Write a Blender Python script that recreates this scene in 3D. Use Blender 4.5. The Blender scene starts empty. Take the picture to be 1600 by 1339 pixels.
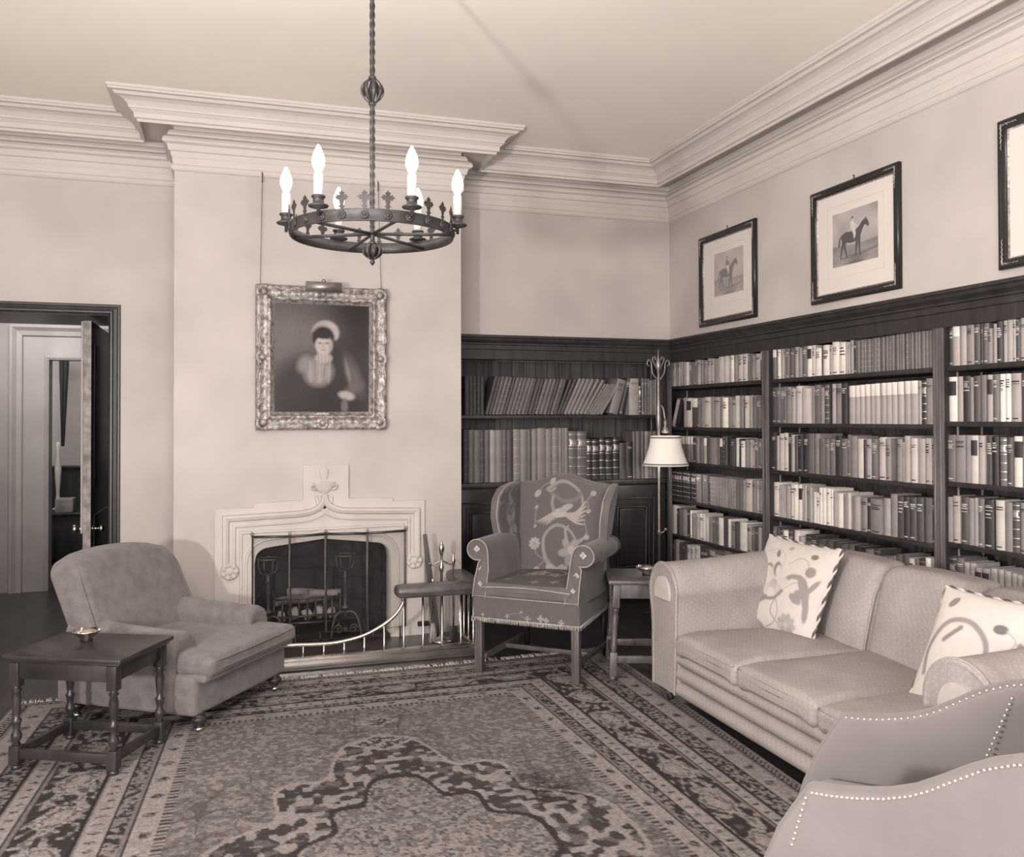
import bpy, bmesh, math, random
import numpy as np
from mathutils import Matrix, Vector
random.seed(7)
SC = bpy.context.scene
COL = SC.collection
PI = math.pi

# ------------------------------------------------------------------ camera
cam_d = bpy.data.cameras.new('camera')
cam = bpy.data.objects.new('camera', cam_d); COL.objects.link(cam)
cam_d.sensor_fit = 'HORIZONTAL'; cam_d.sensor_width = 36.0
cam_d.lens = 36.0 * 1372.93 / 1600.0
cam_d.shift_y = -(669.5 - 636.1) / 1600.0
cam_d.clip_start = 0.05
R_ = Vector((0.95203419, -0.30598096, -0.0025611)); U_ = Vector((-0.00160053, -0.0133493, 0.99990961))
F_ = Vector((0.30598749, 0.95194404, 0.01319873))
cam.matrix_world = Matrix(((R_.x, U_.x, -F_.x, -1.55526), (R_.y, U_.y, -F_.y, -6.01113), (R_.z, U_.z, -F_.z, 1.5), (0, 0, 0, 1)))
SC.camera = cam

# ------------------------------------------------------------------ light and exposure
SC.view_settings.view_transform = 'Standard'; SC.view_settings.look = 'None'
SC.view_settings.gamma = 1.0; SC.view_settings.use_curve_mapping = False
SC.view_settings.exposure = 0.02
wd = bpy.data.worlds.new('world'); SC.world = wd; wd.use_nodes = True
wd.node_tree.nodes['Background'].inputs[0].default_value = (1, .93, .88, 1)
wd.node_tree.nodes['Background'].inputs[1].default_value = 0.02
WARM = (1.0, .965, .935)
def lamp(name, kind, loc, power, size=.2, target=None, size_y=None, color=WARM):
    d = bpy.data.lights.new(name, kind); d.energy = power; d.color = color
    if kind == 'AREA':
        d.size = size
        if size_y: d.shape = 'RECTANGLE'; d.size_y = size_y
    else: d.shadow_soft_size = size
    o = bpy.data.objects.new(name, d); COL.objects.link(o); o.location = loc
    if target is not None:
        o.rotation_euler = (Vector(target) - Vector(loc)).to_track_quat('-Z', 'Y').to_euler()
    return o
lamp('flood_lamp_key', 'POINT', (-3.45, -5.7, 1.38), 540, .10)
lamp('added_front_fill', 'AREA', (-.9, -7.0, 1.7), 95, 1.0, (.4, 0, 1.7))  # unseen frontal fill behind the camera, added to lift the alcove and walls
lamp('added_ceiling_fill', 'AREA', (-2.0, -5.0, 2.2), 75, .9, (-1.0, -3.4, 3.5))  # added area light aimed upward to brighten the ceiling, no visible source
lamp('added_hall_fill', 'AREA', (-3.2, 1.5, 2.6), 26, .8, (-3.1, 2.6, .8))  # unseen area light added to brighten the hall
lamp('added_far_room_fill', 'AREA', (-3.3, 3.3, 2.6), 34, .8, (-3.1, 4.6, 1.2))  # unseen area light added to brighten the room past the hall

# ------------------------------------------------------------------ helpers
class MB:
    def __init__(s): s.v = []; s.f = []; s.m = []; s.s = []
    def add(s, vs, fs, mat=0, smooth=False, M=None):
        b = len(s.v)
        if M is not None: vs = [M @ Vector(p) for p in vs]
        s.v.extend([tuple(p) for p in vs])
        for f in fs:
            s.f.append([i + b for i in f]); s.m.append(mat); s.s.append(smooth)
        return s
    def box(s, x0, x1, y0, y1, z0, z1, mat=0, M=None, bev=0):
        if bev:
            bev = min(bev, abs(x1-x0)*.45, abs(y1-y0)*.45, abs(z1-z0)*.45)
            v, f = rcube((x1-x0)/2, (y1-y0)/2, (z1-z0)/2, bev, 2)
            T = Matrix.Translation(((x0+x1)/2, (y0+y1)/2, (z0+z1)/2))
            return s.add(v, f, mat, True, (M @ T) if M is not None else T)
        v = [(x0,y0,z0),(x1,y0,z0),(x1,y1,z0),(x0,y1,z0),(x0,y0,z1),(x1,y0,z1),(x1,y1,z1),(x0,y1,z1)]
        return s.add(v, [(0,3,2,1),(4,5,6,7),(0,1,5,4),(1,2,6,5),(2,3,7,6),(3,0,4,7)], mat, False, M)
    def lathe(s, prof, n=20, mat=0, M=None, smooth=True):
        vs = []; fs = []
        for r, z in prof:
            for k in range(n):
                a = 2*PI*k/n; vs.append((r*math.cos(a), r*math.sin(a), z))
        for i in range(len(prof)-1):
            for k in range(n):
                fs.append((i*n+k, i*n+(k+1) % n, (i+1)*n+(k+1) % n, (i+1)*n+k))
        if prof[0][0] > 1e-6: fs.append(tuple(range(n-1, -1, -1)))
        if prof[-1][0] > 1e-6: fs.append(tuple((len(prof)-1)*n+k for k in range(n)))
        return s.add(vs, fs, mat, smooth, M)
    def tube(s, pts, r, n=8, mat=0, closed=False, M=None):
        pts = [Vector(p) for p in pts]; N = len(pts)
        rs = r if isinstance(r, (list, tuple)) else [r]*N
        vs = []; fs = []; nor = None
        for i in range(N):
            a = pts[(i-1) % N] if (closed or i) else pts[0]
            b = pts[(i+1) % N] if (closed or i < N-1) else pts[-1]
            t = (b-a); t = t.normalized() if t.length > 1e-9 else Vector((0, 0, 1))
            if nor is None:
                nor = t.orthogonal().normalized()
            else:
                nor = nor - t*nor.dot(t); nor = nor.normalized() if nor.length > 1e-6 else t.orthogonal().normalized()
            bi = t.cross(nor)
            for k in range(n):
                q = 2*PI*k/n; vs.append(pts[i] + (nor*math.cos(q) + bi*math.sin(q))*rs[i])
        for i in range(N if closed else N-1):
            j = (i+1) % N
            for k in range(n):
                fs.append((i*n+k, i*n+(k+1) % n, j*n+(k+1) % n, j*n+k))
        if not closed:
            fs.append(tuple(range(n-1, -1, -1))); fs.append(tuple((N-1)*n+k for k in range(n)))
        return s.add(vs, fs, mat, True, M)
    def prism(s, poly, h0, h1, plane='xy', mat=0, M=None, smooth=False):
        def P(a, b, h): return {'xy': (a, b, h), 'xz': (a, h, b), 'yz': (h, a, b)}[plane]
        n = len(poly)
        vs = [P(a, b, h0) for a, b in poly] + [P(a, b, h1) for a, b in poly]
        s.add(vs, [tuple(range(n-1, -1, -1)), tuple(range(n, 2*n))], mat, False, M)
        return s.add(vs, [(i, (i+1) % n, n+(i+1) % n, n+i) for i in range(n)], mat, smooth, M)
    def grid(s, P, cu=False, cv=False, mat=0, smooth=True, M=None):
        nu = len(P); nv = len(P[0])
        vs = [p for row in P for p in row]; fs = []
        for i in range(nu if cu else nu-1):
            for j in range(nv if cv else nv-1):
                a = (i+1) % nu; b = (j+1) % nv
                fs.append((i*nv+j, a*nv+j, a*nv+b, i*nv+b))
        return s.add(vs, fs, mat, smooth, M)
    def sweep(s, prof, path, frames, mat=0, closed=False, smooth=False, M=None):
        """prof [(a,b)] placed at path[i] + a*frames[i][0] + b*frames[i][1]"""
        P = [[Vector(p) + Vector(fr[0])*a + Vector(fr[1])*b for a, b in prof] for p, fr in zip(path, frames)]
        return s.grid(P, cu=closed, mat=mat, smooth=smooth, M=M)
    def ball(s, c, r, n=12, mat=0, sc=(1, 1, 1), M=None):
        T = Matrix.Translation(c) @ Matrix.Diagonal((sc[0], sc[1], sc[2], 1))
        pr = [(r*math.sin(PI*i/n), -r*math.cos(PI*i/n)) for i in range(n+1)]
        pr[0] = (0, -r); pr[-1] = (0, r)
        return s.lathe(pr, n*2, mat, (M @ T) if M is not None else T)
    def rcube(s, c, hx, hy, hz, r, n=6, mat=0, fn=None, M=None):
        v, f = rcube(hx, hy, hz, r, n)
        if fn: v = [fn(*p) for p in v]
        T = Matrix.Translation(c)
        return s.add(v, f, mat, True, (M @ T) if M is not None else T)
    def mesh(s, name, mats, recalc=True):
        me = bpy.data.meshes.new(name); me.from_pydata(s.v, [], s.f)
        for m in mats: me.materials.append(m)
        me.polygons.foreach_set('material_index', s.m); me.polygons.foreach_set('use_smooth', s.s)
        if recalc:
            bm = bmesh.new(); bm.from_mesh(me); bmesh.ops.remove_doubles(bm, verts=bm.verts, dist=1e-6)
            bmesh.ops.recalc_face_normals(bm, faces=bm.faces); bm.to_mesh(me); bm.free()
        me.update(); return me

_rc = {}
def rcube(hx, hy, hz, r, n=6):
    r = min(r, hx*.999, hy*.999, hz*.999)
    def ts(h):
        a = [-h + r*(1-math.cos(PI/2*i/n)) for i in range(n)]
        k = max(1, n)
        mid = [-(h-r) + 2*(h-r)*i/k for i in range(k+1)]
        return a + mid + [-x for x in reversed(a)]
    X, Y, Z = ts(hx), ts(hy), ts(hz); idx = {}; V = []; F = []
    def vid(p):
        k = (round(p[0], 7), round(p[1], 7), round(p[2], 7))
        if k not in idx:
            q = Vector(p); inn = Vector((max(-(hx-r), min(hx-r, q.x)), max(-(hy-r), min(hy-r, q.y)), max(-(hz-r), min(hz-r, q.z))))
            d = q-inn
            if d.length > 1e-9: q = inn + d.normalized()*r
            idx[k] = len(V); V.append(tuple(q))
        return idx[k]
    def face(A, B, mk):
        for i in range(len(A)-1):
            for j in range(len(B)-1):
                F.append((vid(mk(A[i], B[j])), vid(mk(A[i+1], B[j])), vid(mk(A[i+1], B[j+1])), vid(mk(A[i], B[j+1]))))
    face(X, Y, lambda a, b: (a, b, hz)); face(Y, X, lambda a, b: (b, a, -hz))
    face(Y, Z, lambda a, b: (hx, a, b)); face(Z, Y, lambda a, b: (-hx, b, a))
    face(Z, X, lambda a, b: (b, hy, a)); face(X, Z, lambda a, b: (a, -hy, b))
    return V, F

def obj(name, mb, mats, parent=None, loc=None, rot=None, recalc=True, label=None):
    if not isinstance(mats, (list, tuple)): mats = [mats]
    me = mb if isinstance(mb, bpy.types.Mesh) else mb.mesh(name, mats, recalc)
    o = bpy.data.objects.new(name, me); COL.objects.link(o)
    if parent is not None: o.parent = parent
    if loc: o.location = loc
    if rot: o.rotation_euler = rot
    if label: o['label'] = label
    return o
def tag(o, label, cat, group=None, kind=None):
    o['label'] = label; o['category'] = cat
    if group: o['group'] = group
    if kind: o['kind'] = kind
    return o
def thing(name, label, cat, loc=(0, 0, 0), rz=0, group=None):
    o = bpy.data.objects.new(name, None); COL.objects.link(o); o.location = loc; o.rotation_euler = (0, 0, rz)
    o.empty_display_size = .1
    return tag(o, label, cat, group)
def struct(name, mb, mats, label=None):
    o = obj(name, mb, mats); o['kind'] = 'structure'
    if label: o['label'] = label
    return o
def cr(pts, n=8, closed=False):
    """Catmull-Rom through points (any dimension)"""
    P = [np.array(p, float) for p in pts]; out = []; N = len(P)
    for i in range(N if closed else N-1):
        p0 = P[(i-1) % N] if (closed or i) else 2*P[0]-P[1]; p1 = P[i]; p2 = P[(i+1) % N]
        p3 = P[(i+2) % N] if (closed or i < N-2) else 2*P[-1]-P[-2]
        for k in range(n):
            t = k/n
            out.append(.5*((2*p1)+(-p0+p2)*t+(2*p0-5*p1+4*p2-p3)*t*t+(-p0+3*p1-3*p2+p3)*t**3))
    if not closed: out.append(P[-1])
    return [tuple(p) for p in out]

# ------------------------------------------------------------------ materials (procedural, sepia)
def S(v):
    return (v, v*(.845+.095*math.sqrt(min(1, v))), v*(.888-.045*min(1, v)), 1)
def mat(name, v, rough=.6, var=.0, scale=6.0, bump=0.0, bscale=60.0, metal=0.0, spec=.5, stretch=None, detail=4, v2=None, sheen=0):
    m = bpy.data.materials.new(name); m.use_nodes = True; nt = m.node_tree; b = nt.nodes['Principled BSDF']
    b.inputs['Roughness'].default_value = rough; b.inputs['Metallic'].default_value = metal
    b.inputs['Specular IOR Level'].default_value = spec
    if sheen: b.inputs['Sheen Weight'].default_value = sheen
    tc = nt.nodes.new('ShaderNodeTexCoord'); mp = nt.nodes.new('ShaderNodeMapping'); nt.links.new(tc.outputs['Object'], mp.inputs[0])
    if stretch: mp.inputs['Scale'].default_value = stretch
    nz = nt.nodes.new('ShaderNodeTexNoise'); nz.inputs['Scale'].default_value = scale; nz.inputs['Detail'].default_value = detail
    nt.links.new(mp.outputs[0], nz.inputs[0])
    rp = nt.nodes.new('ShaderNodeValToRGB'); nt.links.new(nz.outputs[0], rp.inputs[0])
    rp.color_ramp.elements[0].position = .32; rp.color_ramp.elements[1].position = .68
    lo = v*(1-var) if v2 is None else v; hi = v*(1+var) if v2 is None else v2
    rp.color_ramp.elements[0].color = S(lo); rp.color_ramp.elements[1].color = S(hi)
    nt.links.new(rp.outputs[0], b.inputs['Base Color'])
    if bump:
        n2 = nt.nodes.new('ShaderNodeTexNoise'); n2.inputs['Scale'].default_value = bscale; n2.inputs['Detail'].default_value = 3
        nt.links.new(mp.outputs[0], n2.inputs[0])
        bp = nt.nodes.new('ShaderNodeBump'); bp.inputs['Strength'].default_value = bump; bp.inputs['Distance'].default_value = .01
        nt.links.new(n2.outputs[0], bp.inputs['Height']); nt.links.new(bp.outputs[0], b.inputs['Normal'])
    return m
def paint_mat(name, rough=.8, var=.08, scale=40, bump=.0, bscale=300, spec=.3):
    """base colour from the painted colour attribute, slightly mottled"""
    m = mat(name, .5, rough, 0, scale, bump, bscale, spec=spec); nt = m.node_tree; b = nt.nodes['Principled BSDF']
    rp = [n for n in nt.nodes if n.type == 'VALTORGB'][0]
    rp.color_ramp.elements[0].color = (1-var, 1-var, 1-var, 1); rp.color_ramp.elements[1].color = (1, 1, 1, 1)
    at = nt.nodes.new('ShaderNodeAttribute'); at.attribute_name = 'Col'
    mx = nt.nodes.new('ShaderNodeMix'); mx.data_type = 'RGBA'; mx.blend_type = 'MULTIPLY'; mx.inputs[0].default_value = 1
    nt.links.new(at.outputs['Color'], mx.inputs[6]); nt.links.new(rp.outputs[0], mx.inputs[7]); nt.links.new(mx.outputs[2], b.inputs['Base Color'])
    return m
def damask_mat(name, v, amp, cell, rough=.75):
    """woven diaper pattern: small lozenges a little darker than the ground"""
    m = mat(name, v, rough, .10, 5, .15, 400, spec=.2); nt = m.node_tree; b = nt.nodes['Principled BSDF']
    rp = [n for n in nt.nodes if n.type == 'VALTORGB'][0]
    tc = [n for n in nt.nodes if n.type == 'TEX_COORD'][0]
    mp = nt.nodes.new('ShaderNodeMapping'); mp.inputs['Rotation'].default_value = (.6, .7, .785); nt.links.new(tc.outputs['Object'], mp.inputs[0])
    vo = nt.nodes.new('ShaderNodeTexVoronoi'); vo.inputs['Scale'].default_value = 1/cell; vo.inputs['Randomness'].default_value = .25; vo.feature = 'DISTANCE_TO_EDGE'
    nt.links.new(mp.outputs[0], vo.inputs['Vector'])
    r2 = nt.nodes.new('ShaderNodeValToRGB'); nt.links.new(vo.outputs['Distance'], r2.inputs[0])
    r2.color_ramp.elements[0].position = .05; r2.color_ramp.elements[1].position = .22
    r2.color_ramp.elements[0].color = (1-amp,)*3+(1,); r2.color_ramp.elements[1].color = (1, 1, 1, 1)
    mx = nt.nodes.new('ShaderNodeMix'); mx.data_type = 'RGBA'; mx.blend_type = 'MULTIPLY'; mx.inputs[0].default_value = 1
    nt.links.new(rp.outputs[0], mx.inputs[6]); nt.links.new(r2.outputs[0], mx.inputs[7]); nt.links.new(mx.outputs[2], b.inputs['Base Color'])
    return m
def emit_mat(name, strength, col=(1, .95, .9)):
    m = bpy.data.materials.new(name); m.use_nodes = True; b = m.node_tree.nodes['Principled BSDF']
    b.inputs['Base Color'].default_value = (.8, .75, .7, 1); b.inputs['Emission Color'].default_value = col+(1,); b.inputs['Emission Strength'].default_value = strength
    return m
def mesh_screen_mat(name, alpha):
    m = bpy.data.materials.new(name); m.use_nodes = True; nt = m.node_tree
    out = nt.nodes['Material Output']; d = nt.nodes['Principled BSDF']; d.inputs['Base Color'].default_value = S(.06); d.inputs['Roughness'].default_value = .6
    t = nt.nodes.new('ShaderNodeBsdfTransparent'); mx = nt.nodes.new('ShaderNodeMixShader'); mx.inputs[0].default_value = alpha
    nt.links.new(t.outputs[0], mx.inputs[1]); nt.links.new(d.outputs[0], mx.inputs[2]); nt.links.new(mx.outputs[0], out.inputs[0])
    return m

M = {}
M['wall'] = mat('plaster_wall', .48, .85, .10, 1.9, .08, 30, detail=10, spec=.2)
M['ceiling'] = mat('ceiling_plaster', .86, .9, .05, .8, 0, 10, detail=6, spec=.2)
M['cornice'] = mat('painted_cornice', .56, .8, .03, 3, 0, 10, spec=.2)
M['stone'] = mat('pale_stone', .53, .8, .06, 5, .05, 60, spec=.2)
M['floor'] = mat('dark_oak_floor', .035, .28, .35, 3, .03, 40, stretch=(6, .6, 1))
M['wood'] = mat('dark_oak', .019, .38, .4, 5, .04, 60, stretch=(3, 3, .5))
M['woodmid'] = mat('oak', .085, .42, .35, 6, .05, 70, stretch=(4, 4, .6))
M['case'] = mat('bookcase_oak', .029, .5, .35, 5, .04, 60, stretch=(4, 4, .5))
M['edge'] = mat('worn_stile', .10, .45, .25, 8, 0, 10, stretch=(4, 4, .5))
M['table'] = mat('polished_dark_oak', .030, .30, .4, 5, .03, 60, stretch=(2, 6, 1))
M['brick'] = mat('sooty_brick', .028, .9, .6, 5, .2, 30)
M['soot'] = mat('soot', .02, .9, .4, 6, .1, 30)
M['ash'] = mat('ash', .20, .95, .4, 20, .3, 80)
M['iron'] = mat('wrought_iron', .085, .45, .3, 30, .08, 90, metal=.6)
M['bronze'] = mat('bronzed_iron', .036, .5, .35, 20, .08, 90, metal=.25)
M['brass'] = mat('polished_brass', .62, .25, .1, 8, metal=1.0)
M['silver'] = mat('silver', .78, .18, .05, 8, metal=1.0)
M['candle'] = mat('candle_tube', .62, .5, .02, 5)
M['bulb'] = emit_mat('lit_bulb', 1.0, (1, .93, .87))
M['leather'] = mat('leather', .10, .35, .3, 9, .1, 60)
M['frame_black'] = mat('black_frame', .018, .3, .2, 8)
M['gilt_worn'] = mat('worn_gilt', .32, .45, .5, 60, .1, 90, metal=.3)
M['gilt'] = mat('carved_gilt', .30, .42, .55, 28, .5, 70, metal=.35)
M['mount'] = mat('paper_mount', .64, .8, .02, 5)
M['paper'] = mat('page_edges', .48, .9, .2, 90, .1, 200, stretch=(30, 1, 1))
M['arm_fabric'] = mat('woven_upholstery', .160, .9, .20, 16, .45, 180, spec=.2, sheen=.2, detail=6)
M['sofa'] = damask_mat('damask', .33, .12, .018)
M['grey_linen'] = mat('plain_linen', .165, .9, .06, 5, .12, 420, spec=.2, sheen=.2)
M['nail'] = mat('brass_nail', .80, .25, .05, 8, metal=.85)
M['wing_fabric'] = mat('dark_linen', .115, .9, .12, 9, .15, 300, spec=.2, sheen=.2)
M['piping'] = mat('pale_piping', .30, .9, .1, 30)
M['fringe'] = mat('pale_fringe', .36, .95, .3, 60)
M['painted'] = paint_mat('painted_pattern')
M['canvas'] = paint_mat('oil_canvas', .7, .10, 60, .05, 200, spec=.15)
M['print'] = paint_mat('engraving', .7, .04, 60)
M['rug'] = paint_mat('woven_rug', .95, .38, 75, .25, 240, spec=.1)
M['needle'] = paint_mat('crewel_linen', .9, .12, 120, .2, 320, spec=.2)
M['cushion'] = paint_mat('printed_cushion', .9, .05, 30, .08, 250, spec=.2)
M['mesh'] = mesh_screen_mat('fire_screen_mesh', .16)
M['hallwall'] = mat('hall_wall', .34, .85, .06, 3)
M['dark'] = mat('dark_cloth', .02, .9, .3, 8)
M['grey_obj'] = mat('grey_object', .22, .7, .3, 10)

# ------------------------------------------------------------------ room constants
XL, XR, RC, CH = -1.895, 1.875, .434, 3.50      # chimney left edge, right wall, recess depth, ceiling height
XW, YF = -4.3, -7.8                              # left wall, front wall (behind the camera)
NF, NB = .52, .84                                # alcove case face and back
BF, BB = 1.90, 2.22                              # right-wall case face and back
# ================================================================== the room
b = MB(); b.box(XW-.2, 2.6, YF-.2, 7.0, -.12, 0); struct('floor', b, M['floor'])
b = MB(); b.box(XW-.2, 2.6, YF-.2, 1.25, CH, CH+.12); struct('ceiling', b, M['ceiling'])
b = MB(); b.box(XW-.2, XW, YF, RC, 0, CH); struct('wall_left', b, M['wall'])
b = MB(); b.box(XW-.2, 2.6, YF-.2, YF, 0, CH); struct('wall_front', b, M['wall'])
DX0, DX1, DT, DY = -3.16, -2.315, 2.215, 1.16    # doorway through the thick back wall
b = MB()
b.box(XW-.2, DX0, RC, DY, 0, CH); b.box(DX1, XL+.02, RC, DY, 0, CH); b.box(DX0, DX1, RC, DY, DT, CH)
struct('wall_back', b, M['wall'])
FX0, FX1, FT = -1.405, -.505, .72                # firebox
b = MB()
b.box(XL, FX0, 0, 1.2, 0, CH); b.box(FX1, 0, 0, 1.2, 0, CH); b.box(FX0, FX1, 0, 1.2, FT, CH)
struct('wall_chimney_breast', b, M['wall'])
b = MB()                                          # firebox: back, splayed cheeks and floor of sooty brick
nb = 24
def brick_wall(p0, p1, z0, z1, rows=9, n=4):
    a = Vector((p0[0], p0[1], 0)); d = Vector((p1[0]-p0[0], p1[1]-p0[1], 0)); L = d.length; d.normalize(); nn = Vector((d.y, -d.x, 0))
    F = Matrix(((d.x, nn.x, 0, a.x), (d.y, nn.y, 0, a.y), (0, 0, 1, 0), (0, 0, 0, 1)))
    h = (z1-z0)/rows; w = L/n
    b.box(0, L, -.05, -.006, z0, z1, 0, F)
    for r in range(rows):
        for k in range(-1, n+1):
            x0 = max(0, k*w + (r % 2)*w/2 + .004); x1 = min(L, (k+1)*w + (r % 2)*w/2 - .004)
            if x1-x0 > .02: b.box(x0, x1, -.02, random.uniform(-.002, .003), z0+r*h+.004, z0+(r+1)*h-.004, 0, F)
brick_wall((FX0+.12, .52), (FX1-.12, .52), .03, .75)
brick_wall((FX0+.005, .10), (FX0+.12, .52), .03, .75)
brick_wall((FX1-.12, .52), (FX1-.005, .10), .03, .75)
b.box(FX0, FX1, .0, .6, 0, .03)
struct('wall_firebox', b, M['brick'])
b = MB(); b.box(-.02, 2.6, RC, NB+.1, 2.13, CH); b.box(-.02, 2.6, NB+.02, NB+.2, 0, 2.13); struct('wall_alcove', b, M['wall'])
b = MB(); b.box(XR, 2.6, YF, RC, 2.13, CH); b.box(BB+.02, 2.6, YF, NB+.1, 0, 2.13); b.box(XR+.002, BB+.02, YF, -4.06, 0, 2.13)
struct('wall_right', b, M['wall'])

# ceiling cornice, one run round every wall and the chimney breast
pr = [(.368, 3.515), (.362, 3.500), (.362, 3.486), (.353, 3.480), (.353, 3.470), (.330, 3.467), (.318, 3.452), (.296, 3.448), (.272, 3.436), (.256, 3.420), (.249, 3.412), (.249, 3.400), (.240, 3.396), (.238, 3.392),
      (.222, 3.378), (.220, 3.350), (.205, 3.345), (.203, 3.330), (.190, 3.330), (.188, 3.372), (.020, 3.392), (.004, 3.380), (.004, 3.362), (.030, 3.350), (.040, 3.330), (.040, 3.318), (.062, 3.300), (.070, 3.282), (.068, 3.268),
      (.045, 3.258), (.038, 3.240), (.036, 3.222), (.024, 3.216), (.020, 3.196), (.017, 3.186), (.012, 3.180), (.010, 3.140), (.018, 3.132), (.020, 3.112), (.012, 3.102), (.001, 3.096)]
path = [((XW, YF), (1, 1)), ((XW, RC), (1, -1)), ((XL, RC), (-1, -1)), ((XL, 0), (-1, -1)), ((0, 0), (1, -1)), ((0, RC), (1, -1)), ((XR, RC), (-1, -1)), ((XR, YF), (-1, 1))]
b = MB(); b.sweep(pr, [(p[0], p[1], 0) for p, n in path], [((n[0], n[1], 0), (0, 0, 1)) for p, n in path], closed=True)
struct('trim_1', b, M['cornice'], 'deep painted ceiling cornice round the room')
# dark cornice over the bookcases
pr = [(-.03, 2.142), (.032, 2.140), (.036, 2.134), (.036, 2.122), (.026, 2.116), (.020, 2.100), (.004, 2.086), (-.002, 2.080), (-.002, 2.070), (-.014, 2.066), (-.014, 2.034), (-.022, 2.030), (-.024, 1.958), (-.05, 1.956), (-.05, 2.142)]
path = [((.0, RC), (0, -1)), ((XR, RC), (-1, -1)), ((XR, -4.02), (-1, 0))]
b = MB(); b.sweep(pr, [(p[0], p[1], 0) for p, n in path], [((n[0], n[1], 0), (0, 0, 1)) for p, n in path])
struct('trim_2', b, M['case'], 'dark moulded cornice running over the bookcases')
# door casing of the near doorway
pr = [(0, .0), (0, .028), (.012, .034), (.022, .034), (.030, .022), (.050, .018), (.056, .010), (.066, .010), (.072, .002), (.072, 0)]
path = [((DX1-.012, 0), (1, 0)), ((DX1-.012, DT-.012), (1, 1)), ((DX0+.012, DT-.012), (-1, 1)), ((DX0+.012, 0), (-1, 0))]
b = MB(); b.sweep(pr, [(p[0], RC, p[1]) for p, n in path], [((n[0], 0, n[1]), (0, -1, 0)) for p, n in path])
for (x0, x1, z0, z1) in [(DX1-.014, DX1, 0, DT), (DX0, DX0+.014, 0, DT)]: b.box(x0, x1, RC+.002, DY, z0, z1)
b.box(DX0, DX1, RC+.002, DY, DT-.014, DT)
for z0, z1 in ((.25, .95), (1.08, 2.05)):
    b.box(DX1-.022, DX1-.014, RC+.14, DY-.14, z0, z1)
struct('trim_3', b, M['wood'], 'dark moulded casing and panelled reveal of the doorway')
# hall beyond
HY = 2.62
HX0, HX1, HT = -3.07, -2.15, 2.03
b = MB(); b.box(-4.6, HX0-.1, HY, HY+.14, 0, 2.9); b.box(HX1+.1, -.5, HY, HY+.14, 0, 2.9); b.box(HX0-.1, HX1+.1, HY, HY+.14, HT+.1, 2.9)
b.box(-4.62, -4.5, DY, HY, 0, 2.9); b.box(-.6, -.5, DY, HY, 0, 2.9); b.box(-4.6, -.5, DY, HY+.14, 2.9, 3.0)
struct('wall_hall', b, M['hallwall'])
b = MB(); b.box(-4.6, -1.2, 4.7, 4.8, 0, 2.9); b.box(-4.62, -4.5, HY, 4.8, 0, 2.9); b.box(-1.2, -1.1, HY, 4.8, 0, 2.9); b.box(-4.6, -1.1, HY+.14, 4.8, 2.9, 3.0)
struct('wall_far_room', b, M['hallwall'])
pr = [(0, 0), (0, .02), (.02, .03), (.04, .02), (.20, .02), (.21, .04), (.25, .045), (.28, .07), (.30, .07), (.30, 0)]
path = [((HX1, 0), (1, 0)), ((HX1, HT), (1, 1)), ((HX0, HT), (-1, 1)), ((HX0, 0), (-1, 0))]
b = MB(); b.sweep(pr, [(p[0], HY, p[1]) for p, n in path], [((n[0], 0, n[1]), (0, -1, 0)) for p, n in path])
b.box(HX0-.12, HX0, HY, HY+.14, 0, HT); b.box(HX1, HX1+.12, HY, HY+.14, 0, HT); b.box(HX0-.1, HX1+.1, HY, HY+.14, HT, HT+.1)
struct('trim_4', b, mat('pale_casing', .33, .5, .08, 4), 'pale wooden casing of the further doorway')
b = MB()
for x0, x1, y in ((-4.3, DX0-.1, RC), (DX1+.09, XL, RC)): b.box(x0, x1, y-.02, y, 0, .2)
b.box(XL-.02, XL, 0, RC-.02, 0, .2); b.box(XW, XW+.02, YF, RC-.02, 0, .2); b.box(0, .02, 0, NF, 0, .2)
struct('baseboard_back', b, M['wood'])

# door leaf, open at a right angle inside the thick wall
b = MB(); b.box(-2.488, -2.438, RC+.03, DY+.24, .01, 2.165, bev=.004)
for z0, z1 in ((.2, .85), (1.02, 2.02)):
    b.box(-2.496, -2.430, RC+.15, DY+.10, z0, z1, bev=.01)
d = struct('door_1', b, M['wood'], 'dark panelled door seen edge on, standing open in the doorway')
b = MB(); b.box(-2.487, -2.439, RC+.022, RC+.031, .01, 2.163); obj('door_edge', b, mat('pale_door_edge', .22, .6, .45, 18, 0, 10), d, label='pale edge of the door')  # edge strip coloured paler than the door faces
b = MB(); b.box(-2.503, -2.489, RC+.03, RC+.06, .74, 2.16, bev=.004); obj('moulding', b, mat('pale_door_moulding', .35, .5, .1, 5), d, label='pale vertical moulding')
for s, xx in ((-1, -2.488), (1, -2.438)):
    b = MB(); b.lathe([(.026, 0), (.026, .006), (.010, .008), (.009, .034), (.020, .040), (.029, .052), (.029, .062), (.020, .073), (0, .076)], 18, 0, Matrix.Translation((xx, RC+.09, .765)) @ Matrix.Rotation(s*PI/2, 4, 'Y'))
    obj('door_knob', b, M['brass'], d)
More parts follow.
